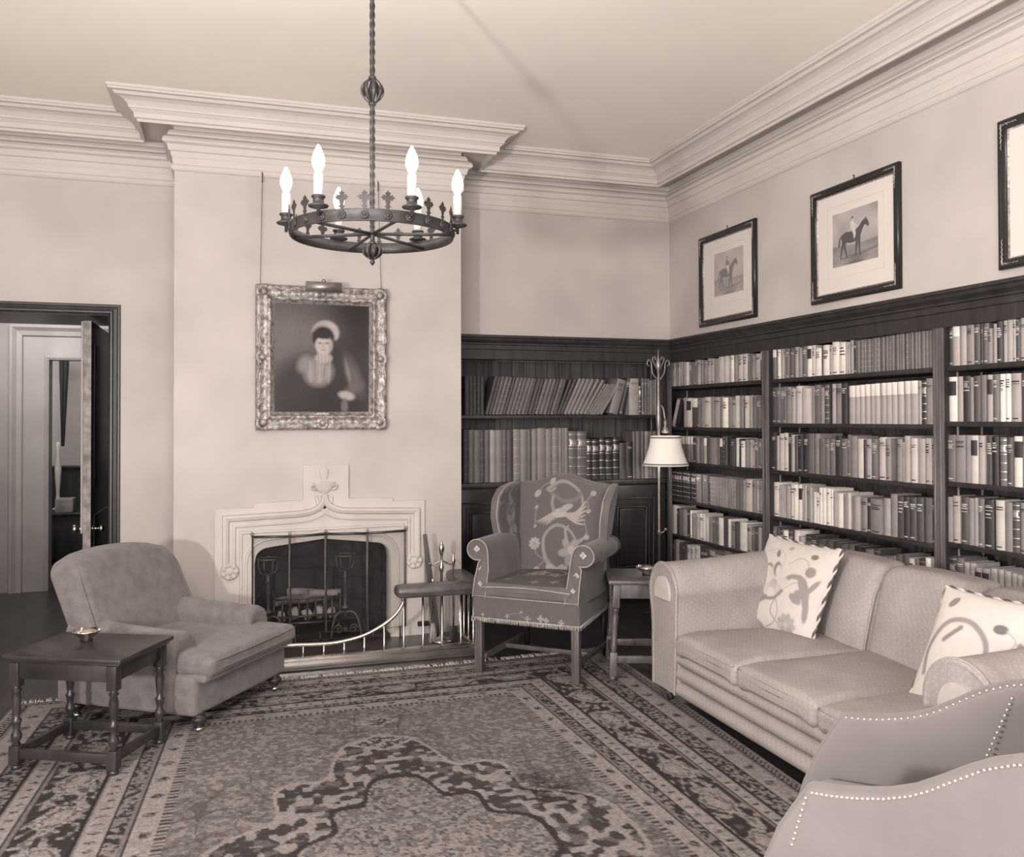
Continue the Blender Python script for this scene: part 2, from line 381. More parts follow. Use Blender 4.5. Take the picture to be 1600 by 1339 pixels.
# things in the room beyond
b = MB(); b.box(-4.5, -1.2, 4.66, 4.70, 0, .96); b.box(-4.5, -1.2, 4.63, 4.70, .96, 1.0, bev=.01)
struct('trim_5', b, M['wood'], 'dark dado panelling of the far room')
t = thing('curtain', 'dark narrow drape hanging inside the further doorway', 'curtain', (-3.232, 4.35, 0))
b = MB(); P = []
for i in range(17):
    u = i/16; row = []
    for j in range(15):
        v = j/14; w = .03 + .075*v
        row.append(((u-.5)*w - .012*(1-v), .02*math.sin(u*15), 1.22 + v*1.0))
    P.append(row)
b.grid(P); obj('drape', b, M['dark'], t)
b = MB(); b.tube([(-.25, 0, 2.235), (.9, 0, 2.235)], .015); obj('curtain_rod', b, M['iron'], t)
t = thing('low_cabinet', 'dark low cabinet in the room beyond the doors', 'cabinet', (-3.05, 4.3, 0))
b = MB(); b.box(-.45, .7, -.2, .25, .05, .505, bev=.01); obj('body', b, M['wood'], t)
b = MB(); b.box(-.48, .73, -.23, .28, .505, .535, bev=.006); obj('cabinet_top', b, M['wood'], t)
for x in (-.4, .6): b = MB(); b.box(x, x+.06, -.18, -.12, 0, .05); obj('foot', b, M['wood'], t)
b = MB(); b.box(-.085, .085, -.10, .1, 0, .145, bev=.008)
tag(obj('box', b, M['grey_obj'], loc=(-3.19, 4.20, .536)), 'pale square box on the dark cabinet beyond the doors', 'box')
b = MB(); b.lathe([(.05, 0), (.055, .015), (.022, .04), (.018, .20), (.03, .34), (.035, .44), (.022, .52), (.016, .60), (.022, .70), (.012, .725), (0, .73)], 16)
tag(obj('vase', b, mat('pale_vase', .45, .5, .1, 8), loc=(-3.30, 4.42, .536)), 'tall slender pale vase on the cabinet beyond the doors', 'vase')

# ================================================================== fireplace surround
xm = -.9525
arch = [(FX1, 0), (FX1, .55)]
arch += [tuple(p) for p in cr([(FX1, .55), (FX1-.012, .61), (FX1-.05, .648), (FX1-.12, .664), (xm, .702)], 6)[1:]]
archL = [(2*xm-x, z) for x, z in arch]
outer = [(-1.645, 0), (-1.645, .922), (-1.40, .922), (-1.40, .950), (-1.09, .962), (-1.09, 1.195), (-.79, 1.195), (-.79, .966), (-.49, .960), (-.49, .938), (-.268, .938), (-.268, 0)]
fs = thing('fireplace_surround', 'pale carved stone fireplace surround with a stepped outline on the chimney breast', 'fireplace', (0, 0, 0))
def slab(poly, y0, y1):
    bm = bmesh.new(); vs = [bm.verts.new((x, y0, z)) for x, z in poly]
    f = bm.faces.new(vs); r = bmesh.ops.extrude_face_region(bm, geom=[f])
    for v in [g for g in r['geom'] if isinstance(g, bmesh.types.BMVert)]: v.co.y = y1
    bmesh.ops.triangulate(bm, faces=bm.faces[:]); bmesh.ops.recalc_face_normals(bm, faces=bm.faces[:])
    me = bpy.data.meshes.new('slab'); bm.to_mesh(me); bm.free(); return me
# arch ordered from right foot over the crown to the left foot
full = arch + [p for p in reversed(archL[:-1])]
me = slab(outer + full, -.022, -.001); me.materials.append(M['stone']); obj('stone_facing', me, M['stone'], fs)
def offs(pts):
    o = []
    for i in range(len(pts)):
        a = Vector(pts[max(0, i-1)]); c_ = Vector(pts[min(len(pts)-1, i+1)]); t = (c_-a).normalized(); o.append(((t.y, 0, -t.x), (0, -1, 0)))
    return o
b = MB(); pr = [(.062, .022), (.058, .034), (.046, .034), (.040, .026), (.030, .026), (.026, .012), (.012, .010), (.008, -.01), (-.004, -.012), (-.006, -.11), (.06, -.11)]
b.sweep(pr, [(x, 0, z) for x, z in full], [((n[0][0], 0, n[0][2]), (0, -1, 0)) for n in offs(full)])
obj('arch_moulding', b, M['stone'], fs)
rect = [(FX1+.085, 0), (FX1+.085, .775), (2*xm-FX1-.085, .765), (2*xm-FX1-.085, 0)]
b = MB(); b.sweep([(-.012, .022), (-.008, .034), (.004, .034), (.010, .022)], [(x, 0, z) for x, z in rect], [((a, 0, c_), (0, -1, 0)) for a, c_ in ((1, 0), (1, 1), (-1, 1), (-1, 0))])
obj('square_moulding', b, M['stone'], fs)
hl = [(-1.577, .545), (-1.577, .857)]
hood = hl + [(-1.13, .872)] + cr([(-1.13, .872), (-1.05, .882), (-.985, .912), (-.958, .950), (-.953, .985)], 5)[1:]
hoodR = [(2*xm-x, z+.010) for x, z in hood]
pr = [(-.062, .022), (-.058, .036), (-.046, .038), (-.036, .030), (-.022, .030), (-.016, .046), (.004, .056), (.018, .054), (.022, .022)]
b = MB()
for P, sg in ((hood, -1), (hoodR, 1)):
    fr = []
    for i in range(len(P)):
        if i == 1: fr.append(((sg, 0, 1), (0, -1, 0))); continue
        a = Vector(P[max(0, i-1)]); c_ = Vector(P[min(len(P)-1, i+1)])
        if i == 0: c_ = Vector(P[1])
        t = (c_-a).normalized(); n = Vector((-t.y, t.x)) if sg < 0 else Vector((t.y, -t.x))
        fr.append(((n.x, 0, n.y), (0, -1, 0)))
    b.sweep(pr, [(x, 0, z) for x, z in P], fr)
obj('hood_mould', b, M['stone'], fs)
for xx, zz in ((-1.553, .516), (-.342, .526)):
    b = MB(); T = Matrix.Translation((xx, -.02, zz)) @ Matrix.Rotation(PI/2, 4, 'X')
    b.lathe([(.055, 0), (.056, .014), (.046, .022), (.038, .016), (.030, .018), (.016, .030), (0, .033)], 24, 0, T)
    for k in range(7): b.ball((.040*math.cos(k*2*PI/7), .040*math.sin(k*2*PI/7), .018), .017, 6, 0, (1, 1, .6), T)
    obj('rosette', b, M['stone'], fs)
b = MB(); T = Matrix.Translation((xm, -.024, 0))
b.lathe([(.012, .965), (.018, .985), (.012, 1.0), (.03, 1.012), (.055, 1.03), (.060, 1.05), (.074, 1.068), (.076, 1.078), (.03, 1.082), (.016, 1.092), (.026, 1.115), (.033, 1.145), (.026, 1.168), (.012, 1.176), (.012, 1.184), (0, 1.188)], 20, 0, T @ Matrix.Diagonal((1, .35, 1, 1)))
for s in (-1, 1):
    b.tube([(xm+s*.05, -.035, 1.03), (xm+s*.078, -.035, 1.034), (xm+s*.085, -.035, 1.055), (xm+s*.070, -.035, 1.066), (xm+s*.062, -.035, 1.052)], .007, 6)
obj('urn_finial', b, M['stone'], fs)

# hearth slab
b = MB(); b.box(-1.87, .02, -.62, 0, 0, .012, bev=.004)
tag(obj('hearth_slab', b, mat('hearth_stone', .075, .3, .3, 6, .02, 40)), 'dark polished hearth slab in front of the fireplace', 'hearth')
# ================================================================== fireplace things
# club fender: brass plinth rail, swept low rail, bars and a padded corner seat
fd = thing('club_fender', 'brass club fender with swept rail and padded leather corner seat round the hearth', 'fender', (0, 0, 0))
FY = -.50
b = MB()
pr = [(0, .012), (.035, .012), (.035, .03), (.026, .036), (.026, .048), (.012, .056), (-.012, .056), (-.022, .048), (-.022, .012)]
path = [((-1.80, -.02), (-1, 0)), ((-1.80, FY), (-1, -1)), ((-.045, FY), (1, -1)), ((-.045, -.02), (1, 0))]
b.sweep(pr, [(p[0], p[1], 0) for p, n in path], [((n[0], n[1], 0), (0, 0, 1)) for p, n in path])
obj('plinth_rail', b, M['brass'], fd)
rail = cr([(-.512, .372), (-.512, .335), (-.555, .272), (-.631, .212), (-.751, .155), (-.875, .128), (-.994, .120), (-1.197, .128), (-1.45, .135), (-1.80, .14)], 6)
b = MB(); b.tube([(x, FY, z) for x, z in rail] + [(-1.80, -.02, .14)], .012, 10); obj('swept_rail', b, M['brass'], fd)
def rz(x):
    for (x0, z0), (x1, z1) in zip(rail, rail[1:]):
        if min(x0, x1) <= x <= max(x0, x1) and abs(x1-x0) > 1e-6: return z0+(z1-z0)*(x-x0)/(x1-x0)
    return .372
bars = [(-.134-.124*k, FY) for k in range(14) if -.134-.124*k > -1.79] + [(-.045, FY+.02), (-.045, FY+.14), (-.045, FY+.26), (-.045, FY+.38)]
for x, y in bars:
    top = .375 if x > -.515 else rz(x)
    b = MB(); b.tube([(x, y, .05), (x, y, .07), (x, y, top)], [.011, .0075, .0075], 8); obj('bar', b, M['brass'], fd)
b = MB()
def seatfn(x, y, z): return (x, y, z)
b.box(-.56, .0, FY-.075, FY+.075, .375, .450, bev=.03); b.box(-.12, .03, FY-.06, -.01, .376, .451, bev=.03)
sm = obj('seat_pad', b, M['leather'], fd)
b = MB(); b.tube([(-.555, FY-.077, .412), (.0, FY-.077, .412)], .005, 6); obj('seat_seam', b, M['leather'], sm)

# folding wire screen: four panels
sc = thing('fire_screen', 'folding four-panel wire mesh fire screen across the opening', 'fire screen', (0, 0, 0))
js = [(-1.415, -.045), (-1.18, -.10), (-.945, -.05), (-.675, -.10), (-.405, -.045)]
for (x0, y0), (x1, y1) in zip(js, js[1:]):
    dx = (x1-x0)*.012
    fr = MB(); pts = [(x0+dx, y0, .085), (x1-dx, y1, .085), (x1-dx, y1, .735), (x0+dx, y0, .735)]
    fr.tube(pts, .0055, 6, closed=True); fr.tube([pts[3], pts[2]], .0085, 8); fo = obj('panel_frame', fr, M['iron'], sc)
    g = MB(); g.add([pts[0], pts[1], pts[2], pts[3]], [(0, 1, 2, 3)]); obj('wire_mesh', g, M['mesh'], fo)
    for xx, yy in (((x0*.85+x1*.15), (y0*.85+y1*.15)), ((x0*.15+x1*.85), (y0*.15+y1*.85))):
        g = MB(); g.tube([(xx, yy, .012), (xx, yy, .085)], .005, 6); obj('foot', g, M['iron'], sc)
for x, y in js:
    g = MB(); g.tube([(x, y-.008, .735), (x-.008, y-.008, .755), (x, y-.008, .768), (x+.008, y-.008, .755), (x, y-.008, .735)], .003, 5); obj('hinge_loop', g, M['iron'], sc)

# andirons
def andiron(x, label):
    t = thing('andiron', label, 'andiron', (x, .035, 0), 0, 'andirons in the fireplace')
    b = MB(); b.tube([(0, 0, .16), (0, 0, .20)], .012, 8); b.lathe([(.010, .20), (.012, .21), (.034, .222), (.034, .228), (.012, .24), (.010, .26), (.013, .28), (.013, .42), (.018, .425), (.012, .44), (.012, .47)], 12)
    obj('post', b, M['iron'], t)
    b = MB(); b.tube([(.072*math.cos(a*PI/12), .072*math.sin(a*PI/12), .578) for a in range(24)], .007, 6, closed=True)
    for k in range(4):
        a = k*PI/2+.4; cx_, sy_ = math.cos(a), math.sin(a)
        b.tube(cr([(0, 0, .47), (.05*cx_, .05*sy_, .485), (.066*cx_, .066*sy_, .53), (.072*cx_, .072*sy_, .578)], 4), .005, 6)
    obj('cresset', b, M['iron'], t)
    for s in (-1, 1):
        b = MB(); P = [(0, -.02, .19), (s*.03, -.03, .20), (s*.07, -.04, .175), (s*.092, -.05, .10), (s*.105, -.055, .022)]
        b.tube(cr(P, 5), .009, 6)
        P = [(s*(.050+.030*(1-k/22)*math.cos(k*.5)), -.045, .085+.035*(1-k/22)*math.sin(k*.5)) for k in range(20)]
        b.tube(P, .006, 6); obj('scroll_foot', b, M['iron'], t)
    b = MB(); b.box(-.012, .012, 0, .25, .06, .085); b.box(-.012, .012, .22, .25, .031, .08); obj('log_bar', b, M['iron'], t)
andiron(-.805, 'right andiron of the fireplace, tall iron post with ring top beside the fender seat')
andiron(-1.31, 'left andiron of the fireplace, tall iron post with ring top behind the armchair')
# grate with coals
g = thing('fire_grate', 'low iron basket grate with pierced front in the middle of the firebox', 'grate', (-1.05, .24, 0))
b = MB()
for z in (.12, .165, .285): b.tube([(-.22, -.13, z), (.22, -.13, z)], .009, 6)
for k in range(9): b.tube([(-.22+k*.055, -.13, .12), (-.22+k*.055, -.13, .29)], .006, 6)
for x in (-.22, .22):
    b.tube([(x, -.13, .285), (x, .15, .30)], .009, 6); b.tube([(x, -.13, .12), (x, .15, .12)], .009, 6)
obj('basket', b, M['iron'], g)
b = MB()
for k in range(8): b.box(-.2+k*.054, -.18+k*.054, -.12, .15, .11, .122)
obj('grate_floor', b, M['iron'], g)
for x in (-.21, .21):
    for y in (-.12, .14): b = MB(); b.tube([(x, y, .03), (x, y, .12)], .011, 6); obj('leg', b, M['iron'], g)
b = MB(); b.box(-.205, .205, .16, .18, .03, .44, bev=.005); obj('fire_back', b, M['soot'], g)
def lump(name, loc, r, m, label, cat, group, sq=(1, 1, .8)):
    b = MB(); v, f = rcube(r*sq[0], r*sq[1], r*sq[2], r*.5, 3)
    ph = random.uniform(0, 9); v = [(x*(1+.18*math.sin(40*y+ph)), y*(1+.18*math.sin(45*z+ph)), z*(1+.15*math.sin(38*x+ph))) for x, y, z in v]
    b.add(v, f, 0, True); o = obj(name, b, m, loc=loc, rot=(random.uniform(-.4, .4), random.uniform(-.4, .4), random.uniform(0, 3)))
    return tag(o, label, cat, group)
pale = mat('pale_kindling', .45, .9, .3, 25, .2, 60)
posn = ['leftmost', 'second', 'third', 'fourth', 'rightmost']
for k in range(5):
    lump('kindling', (-1.22+k*.085, .165, .165+.01*(k % 2)), .030, pale, f'{posn[k]} pale lump behind the front bars of the grate', 'kindling', 'pale lumps in the grate', (1, .8, 1.2))
rowd = [('front', .23), ('back', .31)]
for j, (nm, y) in enumerate(rowd):
    for k in range(5):
        lump('coal', (-1.22+k*.085+.02*j, y, .165+.015*j), .036, M['soot'], f'{posn[k]} dark coal in the {nm} row of the grate', 'coal', 'coals in the grate')
for k, (dx, dz, rr) in enumerate([(-.03, .245, .15), (.06, .285, -.35)]):
    b = MB(); P = [(-.19, 0, 0), (-.08, .01, .006), (.06, -.006, .0), (.19, 0, .008)]; b.tube(cr(P, 4), .030, 10)
    o = obj('log', b, M['ash'], loc=(-1.05+dx, .27, dz), rot=(0, .04*(k-.5), rr))
    tag(o, ['charred log lying level on the coals', 'upper charred log slanting across the coals'][k], 'log', 'logs in the grate')

# companion set
t = thing('fire_iron_stand', 'brass fire iron stand with urn finial inside the corner of the fender', 'stand', (-.20, -.24, .012))
b = MB(); b.lathe([(.075, 0), (.078, .008), (.05, .018), (.02, .03), (.010, .05), (.009, .46), (.014, .47), (.018, .49), (.012, .51), (.009, .52), (.009, .57), (.012, .58), (.017, .60), (.020, .625), (.014, .645), (.007, .650), (.010, .662), (0, .672)], 14); obj('stem', b, M['brass'], t)
b = MB(); b.tube(cr([(-.085, 0, .525), (-.06, 0, .51), (0, 0, .535), (.06, 0, .51), (.085, 0, .525)], 5), .006, 6); obj('cross_arm', b, M['brass'], t)
t = thing('fire_tongs', 'brass handled fire iron hanging right of the stand post', 'fire iron', (-.125, -.265, .012))
b = MB(); b.lathe([(.006, .02), (.006, .50), (.010, .51), (.015, .535), (.010, .56), (.005, .565), (.008, .578), (0, .584)], 10); obj('handle', b, M['brass'], t)
b = MB(); b.box(-.03, .03, -.006, .006, 0, .10, bev=.004); obj('shovel_blade', b, M['bronze'], t)
t = thing('hearth_brush', 'hearth brush with pale bristles standing left of the fire irons', 'brush', (-.265, -.262, .012))
b = MB(); b.lathe([(.007, .12), (.007, .40), (.011, .42), (.0, .43)], 10); obj('handle', b, M['brass'], t)
b = MB()
for k in range(40):
    a = random.uniform(0, 6.28); r = random.uniform(0, .03); b.tube([(r*.3*math.cos(a), r*.3*math.sin(a), .13), (r*math.cos(a), r*math.sin(a)*.7, 0)], .003, 4)
obj('bristles', b, M['fringe'], t)
b = MB(); v, f = rcube(.024, .007, .36, .007, 4)
v = [((x*(.55+.45*(1-max(0, z)/.36)), y, z+.36) if z > 0 else (x, y, z+.36)) for x, y, z in v]
b.add(v, f, 0, True)
tag(obj('wooden_slat', b, M['woodmid'], loc=(-.205, -.11, .014), rot=(.10, -.135, 0)), 'long dark wooden slat leaning against the chimney breast behind the fire irons', 'slat')
b = MB(); b.box(-.32, -.245, -.055, -.024, .075, .105, bev=.004)
tag(obj('wall_fitting', b, M['dark']), 'small dark rectangular fitting low on the fireplace stone', 'fitting')
BOOKS = {
 'c1': '0.583|45,192,6;22,195,5;36,195,6;53,194,6;24,194,5;34,194,5;23,193,6;40,193,6;43,189,5;56,186,7;41,183,4x;49,180,4;37,196,4;43,191,6;42,188,5;18,183,2;50,176,5;51,193,6;50,188,6;49,182,5;87,199,7;61,194,7;31,147,1;44,198,8;45,207,5;63,201,7x;62,196,7x;26,191,4;39,186,4;34,174,5;58,183,6;29,196,2t;33,194,3t',
 'c2': '0.286|39,234,5;83,229,7l;97,222,3t;43,223,4;57,227,5;92,231,7;40,229,5;79,228,6;48,231,5;71,220,9x;47,221,5;55,202,6;46,231,7;49,230,5;26,204,2;48,228,7x;48,229,6;46,221,4;54,210,4x;24,228,5;25,208,8',
 'c3': '0.583|61,201,6;54,202,6;52,203,5;47,204,6;40,202,5t;45,202,5t;51,203,5t;44,204,5t;33,205,5t;65,192,3;48,196,5;52,200,4;46,195,6t;51,196,3;100,200,5;34,194,4;34,195,2t;47,216,3b;38,212,3;47,210,1;55,198,3;50,205,8;27,200,2;48,186,8;44,197,5;43,196,6;34,184,6;51,205,4x;41,206,4x;29,206,5',
 'c4': '0.513|48,225,1b;48,225,1b;46,225,1b;46,225,1b;40,225,1b;45,224,1b;45,223,1b;38,222,1b;43,221,1b;54,218,4;42,219,4;47,219,4;46,219,4;30,213,2;36,212,5r;44,212,5r;40,212,5r;48,213,5r;43,213,5r;43,213,5r;33,213,5r;41,213,5r;37,213,5r;41,214,4r;44,216,4;36,218,5;82,225,7;51,222,5;29,224,7;42,225,5;35,225,3b',
 'c5': '0.554|64,225,8;81,229,7;28,209,2;57,208,4;72,214,5;49,214,2;32,213,8;63,194,5;48,199,6;51,204,8;46,207,7;45,185,7;55,191,5;48,196,4;39,201,4;66,201,8;61,208,3;32,203,8;63,188,5;54,195,3;96,203,8;59,193,6;42,184,4;49,185,3;41,190,6;40,195,5',
 'c6': '0.563|35,258,3;30,257,3;29,260,2;34,265,3;63,271,6;45,253,3;33,256,3;33,257,3;66,251,7;64,259,7;84,269,7;133,268,3;89,258,6;115,272,4;93,287,5',
 'm1': '-0.928|41,208,4t;35,205,8;46,198,6;22,205,5;39,200,4;48,197,4;13,193,3;40,196,6;38,184,5;43,199,4x;48,193,8l;38,194,7x;57,172,8x;22,185,3;58,185,8x;26,182,6;62,197,8x;60,190,8x;20,185,6;17,187,6;10,225,5;17,194,6;26,191,2;26,188,4r;29,191,4r;25,190,4r;34,189,4r;25,190,4r;28,191,4r;27,191,4r;20,192,4r;19,192,4r;22,193,4r;33,193,4r;23,193,4r;22,195,4r;21,196,4r;23,196,4r;8,193,2;21,196,4r;24,196,4r;22,196,4r;24,197,4r;20,197,4r;28,199,4r;23,200,4r;23,202,4r;31,203,4r',
 'm2': '-0.909|51,240,3x;50,240,4x;34,240,4x;37,240,4x;54,238,5;41,226,6;64,240,7;91,221,7;31,223,5;57,240,4x;38,223,5;45,240,3b;26,239,0g;36,240,6;61,240,5x;54,240,2x;54,223,6t;43,224,6t;43,225,6t;44,227,6t;46,227,6t;40,228,6t;46,229,6t;46,229,6t;43,230,6t;46,231,6t;49,232,6t;54,232,6t;16,228,6;37,230,2b;46,239,5;26,235,7x',
 'm3': '-0.906|51,250,2x;29,229,6;56,245,7;46,250,7;42,250,2x;35,240,6;32,233,3;50,237,2x;48,250,2x;65,250,4;52,250,5;59,220,4;40,218,4;47,222,4x;51,240,2x;55,224,4x;32,248,4x;59,241,5;50,226,7;24,222,2;48,227,6;50,230,4x;62,239,7x;42,231,5x;34,233,1;40,231,5;31,215,6;40,250,6;47,238,7;49,236,6;37,240,6x;14,239,7;19,242,5;19,235,2x',
 'm4': '-0.915|76,224,8;21,212,6;25,212,7;25,214,6;45,214,6;45,225,8;38,226,8;41,227,8l;20,226,6;23,224,7;34,218,5;31,221,6;38,192,8;33,190,8x;33,225,8;32,226,8;37,226,8;26,225,8;42,211,6;51,205,8t;35,201,5;30,214,7;32,195,5;51,199,6;49,196,5;37,194,2;95,196,5x;55,206,6;52,235,5;54,227,3x;44,229,2x;50,229,3x;50,233,3x;54,235,4;46,235,3',
 'm5': '-0.918|38,243,4;38,240,3;43,238,3b;55,232,9;48,242,3b;58,245,8;58,213,6;68,231,3b;66,236,3;75,217,4;73,224,4;62,222,3;60,217,4;54,225,4;63,220,2;37,214,2;65,218,5;50,229,3b;58,193,5x;52,201,5;26,209,6;46,224,4x;42,233,4;41,215,8x;32,218,5;48,224,3b;42,237,8;46,243,6',
 'r1': '-2.44|32,210,3x;46,210,6t;39,206,6;48,204,5x;36,202,3x;11,198,3;34,197,4x;28,167,5x;24,187,6;35,196,2x;23,200,6x;34,204,6;17,200,6;23,185,3x;42,198,6;43,198,5;40,193,3;52,193,7',
 'r2': '-2.433|56,225,8l;42,225,6;48,225,2x;22,218,5;41,223,3;37,225,4;36,225,6l;39,225,4x;32,225,8x;29,225,8x;52,225,6;32,224,3x;39,225,5;40,225,6;52,225,4',
 'r3': '-2.425|55,235,4x;65,235,5x;36,235,5;46,235,7l;38,235,6;41,234,3x;41,232,1x;40,230,4b;35,230,3x;53,235,8l;36,235,5;44,233,3;41,232,6',
 'r4': '-2.418|43,227,5;45,235,6;47,235,3x;35,231,5;35,235,6;38,235,4x;56,235,2x;51,235,7;46,230,5;41,235,3b;37,235,5;45,235,4;44,235,6',
 'r5': '-2.419|54,240,2b;48,238,4;35,222,6r;40,224,6r;44,209,6l;48,211,6l;42,220,6r;32,220,6r;38,218,6r;32,214,6r;31,212,6r;34,210,6r;33,211,6r',
 'a2': '0.161|43,409,3r;40,409,5r;51,408,5r;33,408,4r;46,408,4r;49,407,6r;54,407,5r;33,410,4r;55,409,3r;61,412,5r;56,411,5r;36,411,4r;48,413,5r;71,420,5r;56,413,5r;54,420,5r;29,420,5;19,420,5;37,420,5;75,393,4b;81,392,4b;50,329,2b;64,326,2b;56,336,2b;63,328,2b;56,338,2b;60,294,3;60,304,2;30,389,4r;45,389,4r;31,388,4r;46,388,5r;33,388,4r;37,388,4r;43,387,4r',
 'a1u': '0.173|40,300,3r;29,300,3r;30,300,3r;27,300,3r;30,300,3r',
 'a1e': '1.567|87,300,6;26,242,3b;28,300,4;19,300,4;12,300,4;18,300,4;21,287,5;19,284,4;24,293,5;24,300,4',
}
LEANING = '0.336,315,15.3,3r;0.366,312,15.4,3r;0.391,314,15.7,4r;0.418,312,16.4,4r;0.451,310,16.5,4r;0.478,310,17.3,3r;0.506,309,17.1,4r;0.536,309,17.3,4r;0.566,307,17.6,4r;0.594,306,18.1,4r;0.63,304,17.8,4r;0.661,299,16.3,3r;0.686,300,16.9,3r;0.722,298,16.6,3r;0.744,300,17.8,4r;0.778,301,17.8,4r;0.815,300,17.2,4r;0.846,301,17.8,3r;0.874,303,18.3,4r;0.903,302,17.7,3r;0.933,305,21.5,3r;0.958,312,23.0,3r;0.987,320,24.7,5r;1.018,322,25.4,5r;1.05,322,26.3,5r;1.085,323,26.9,5r;1.12,328,28.8,5r;1.154,329,30.9,5r;1.186,299,32.4,5;1.207,299,33.0,5;1.23,300,33.2,5;1.245,301,33.5,5;1.263,302,33.4,5;1.278,303,33.8,5;1.297,300,33.3,5'
# ================================================================== bookcases
M['boards'] = mat('case_back_boards', .07, .6, .45, 5, .03, 50, stretch=(9, 9, .35))
M['standard'] = mat('shelf_standard', .45, .4, .1, 10, metal=.4)
def boards_back(x0, x1, y0, y1, z0, z1, n, along):
    b = MB()
    for k in range(n):
        if along == 'y':
            a = y0+(y1-y0)*k/n; c_ = y0+(y1-y0)*(k+1)/n; b.box(x0, x1, a+.002, c_-.002, z0, z1)
        else:
            a = x0+(x1-x0)*k/n; c_ = x0+(x1-x0)*(k+1)/n; b.box(a+.002, c_-.002, y0, y1, z0, z1)
    return b
def fluted(b, x, y0, y1, z0, z1):
    """face stile with two rounded beads, on the right wall (faces -x)"""
    b.box(x, x+.014, y0, y1, z0, z1, bev=.003)
    for t in (.22, .78):
        yy = y0+(y1-y0)*t; b.tube([(x-.001, yy, z0), (x-.001, yy, z1)], .008, 8)
SH = {'c': [1.762, 1.43, 1.152, .845, .557, .24], 'm': [1.76, 1.465, 1.152, .845, .53, .22], 'r': [1.76, 1.48, 1.177, .871, .56, .24]}
BAY = {'c': (.622, -.842), 'm': (-.918, -2.366), 'r': (-2.440, -4.0)}
BLAB = {'c': 'built-in oak bookcase bay beside the floor lamp, in the corner', 'm': 'built-in oak bookcase bay behind the sofa, between the two fluted posts', 'r': 'built-in oak bookcase bay cut by the right edge of the photo'}
for k in 'cmr':
    y1, y0 = BAY[k]
    t = thing('bookcase', BLAB[k], 'bookcase', (0, 0, 0), 0, 'bookcase bays along the right wall')
    for z in SH[k]:
        b = MB(); b.box(1.908, 2.205, y0+.002, y1-.002, z-.026, z, bev=.004); obj('shelf', b, M['case'], t)
    obj('back_panel', boards_back(2.206, 2.218, y0, y1, .05, 1.97, 14, 'y'), M['boards'], t)
    b = MB(); b.box(1.906, 2.218, y1, y1+.024, 0, 1.975); u = obj('side_panel', b, M['case'], t)
    b = MB()
    for x in (1.975, 2.13): b.box(x, x+.010, y1-.003, y1, .06, 1.97)
    obj('shelf_standard', b, M['standard'], u, label='pale metal strips that carry the shelves')
    b = MB(); b.box(1.906, 2.218, y0-.024, y0, 0, 1.975); obj('side_panel', b, M['case'], t)
    b = MB(); b.box(1.91, 2.218, y0, y1, 1.975, 1.99); obj('top_panel', b, M['case'], t)
    b = MB(); b.box(1.915, 1.935, y0, y1, 0, SH[k][5]-.027); obj('plinth', b, M['case'], t)
    if k != 'r':
        e = -.842 if k == 'c' else -2.366
        b = MB(); fluted(b, 1.889, e-.073, e-.003, 0, 1.956); obj('stile', b, M['edge'], t, label='pale worn fluted post on the front')
    if k == 'c':
        b = MB(); b.box(1.889, 1.903, .455, .524, 0, 1.956, bev=.003); b.tube([(1.888, .475, 0), (1.888, .475, 1.956)], .007, 8); obj('stile', b, M['edge'], t)
t = thing('alcove_bookcase', 'built-in dark oak bookcase with cupboard base in the alcove right of the chimney breast', 'bookcase', (0, 0, 0))
b = MB(); b.box(.06, 1.86, .535, .825, 1.50, 1.528, bev=.004); obj('shelf', b, M['case'], t)
b = MB(); b.box(.012, 1.885, .505, .825, .965, 1.005, bev=.008); obj('counter', b, M['case'], t)
obj('back_panel', boards_back(.03, 1.87, .826, .838, 1.006, 1.97, 18, 'x'), M['boards'], t)
b = MB(); b.box(.012, .055, .53, .838, 1.006, 1.975); obj('side_panel', b, M['case'], t)
b = MB(); b.box(1.862, 1.884, .53, .838, 1.006, 1.975); u = obj('side_panel', b, M['case'], t)
b = MB()
for y in (.60, .74): b.box(1.858, 1.862, y, y+.010, 1.01, 1.97)
obj('shelf_standard', b, M['standard'], u, label='pale metal strips that carry the shelf')
b = MB(); b.box(.012, 1.884, .53, .838, 1.975, 1.99); obj('top_panel', b, M['case'], t)
b = MB(); b.box(.012, .062, .518, .53, 1.006, 1.956, bev=.003); obj('stile', b, M['case'], t)
b = MB(); b.box(1.825, 1.884, .518, .53, 1.006, 1.956, bev=.003); obj('stile', b, M['case'], t)
b = MB(); b.box(.012, 1.884, .54, .838, .02, .964); obj('carcase', b, M['case'], t)
for k in range(3):
    x0 = .03+k*.618; x1 = x0+.606
    b = MB(); b.box(x0, x1, .520, .540, .12, .955, bev=.004); d = obj('cupboard_door', b, M['wood'], t)
    b = MB()
    for ins, dep in ((.105, .012), (.145, .006), (.175, .014)):
        X0, X1, Z0, Z1 = x0+ins, x1-ins, .12+ins, .955-ins
        b.tube([(X0, .520, Z0), (X1, .520, Z0), (X1, .520, Z1), (X0, .520, Z1)], dep, 6, closed=True)
    b.box(x0+.19, x1-.19, .508, .52, .12+.19, .955-.19, bev=.006)
    obj('raised_panel', b, M['wood'], d)
    for zz in (.26, .80):
        b = MB(); b.tube(cr([(x0+.03, .517, zz-.07), (x0+.045, .517, zz-.05), (x0+.03, .517, zz-.03), (x0+.03, .517, zz+.03), (x0+.045, .517, zz+.05), (x0+.03, .517, zz+.07)], 4), .006, 6); obj('hinge', b, M['bronze'], d)
b = MB(); b.box(.012, 1.884, .515, .54, .0, .115, bev=.006); obj('plinth', b, M['wood'], t)

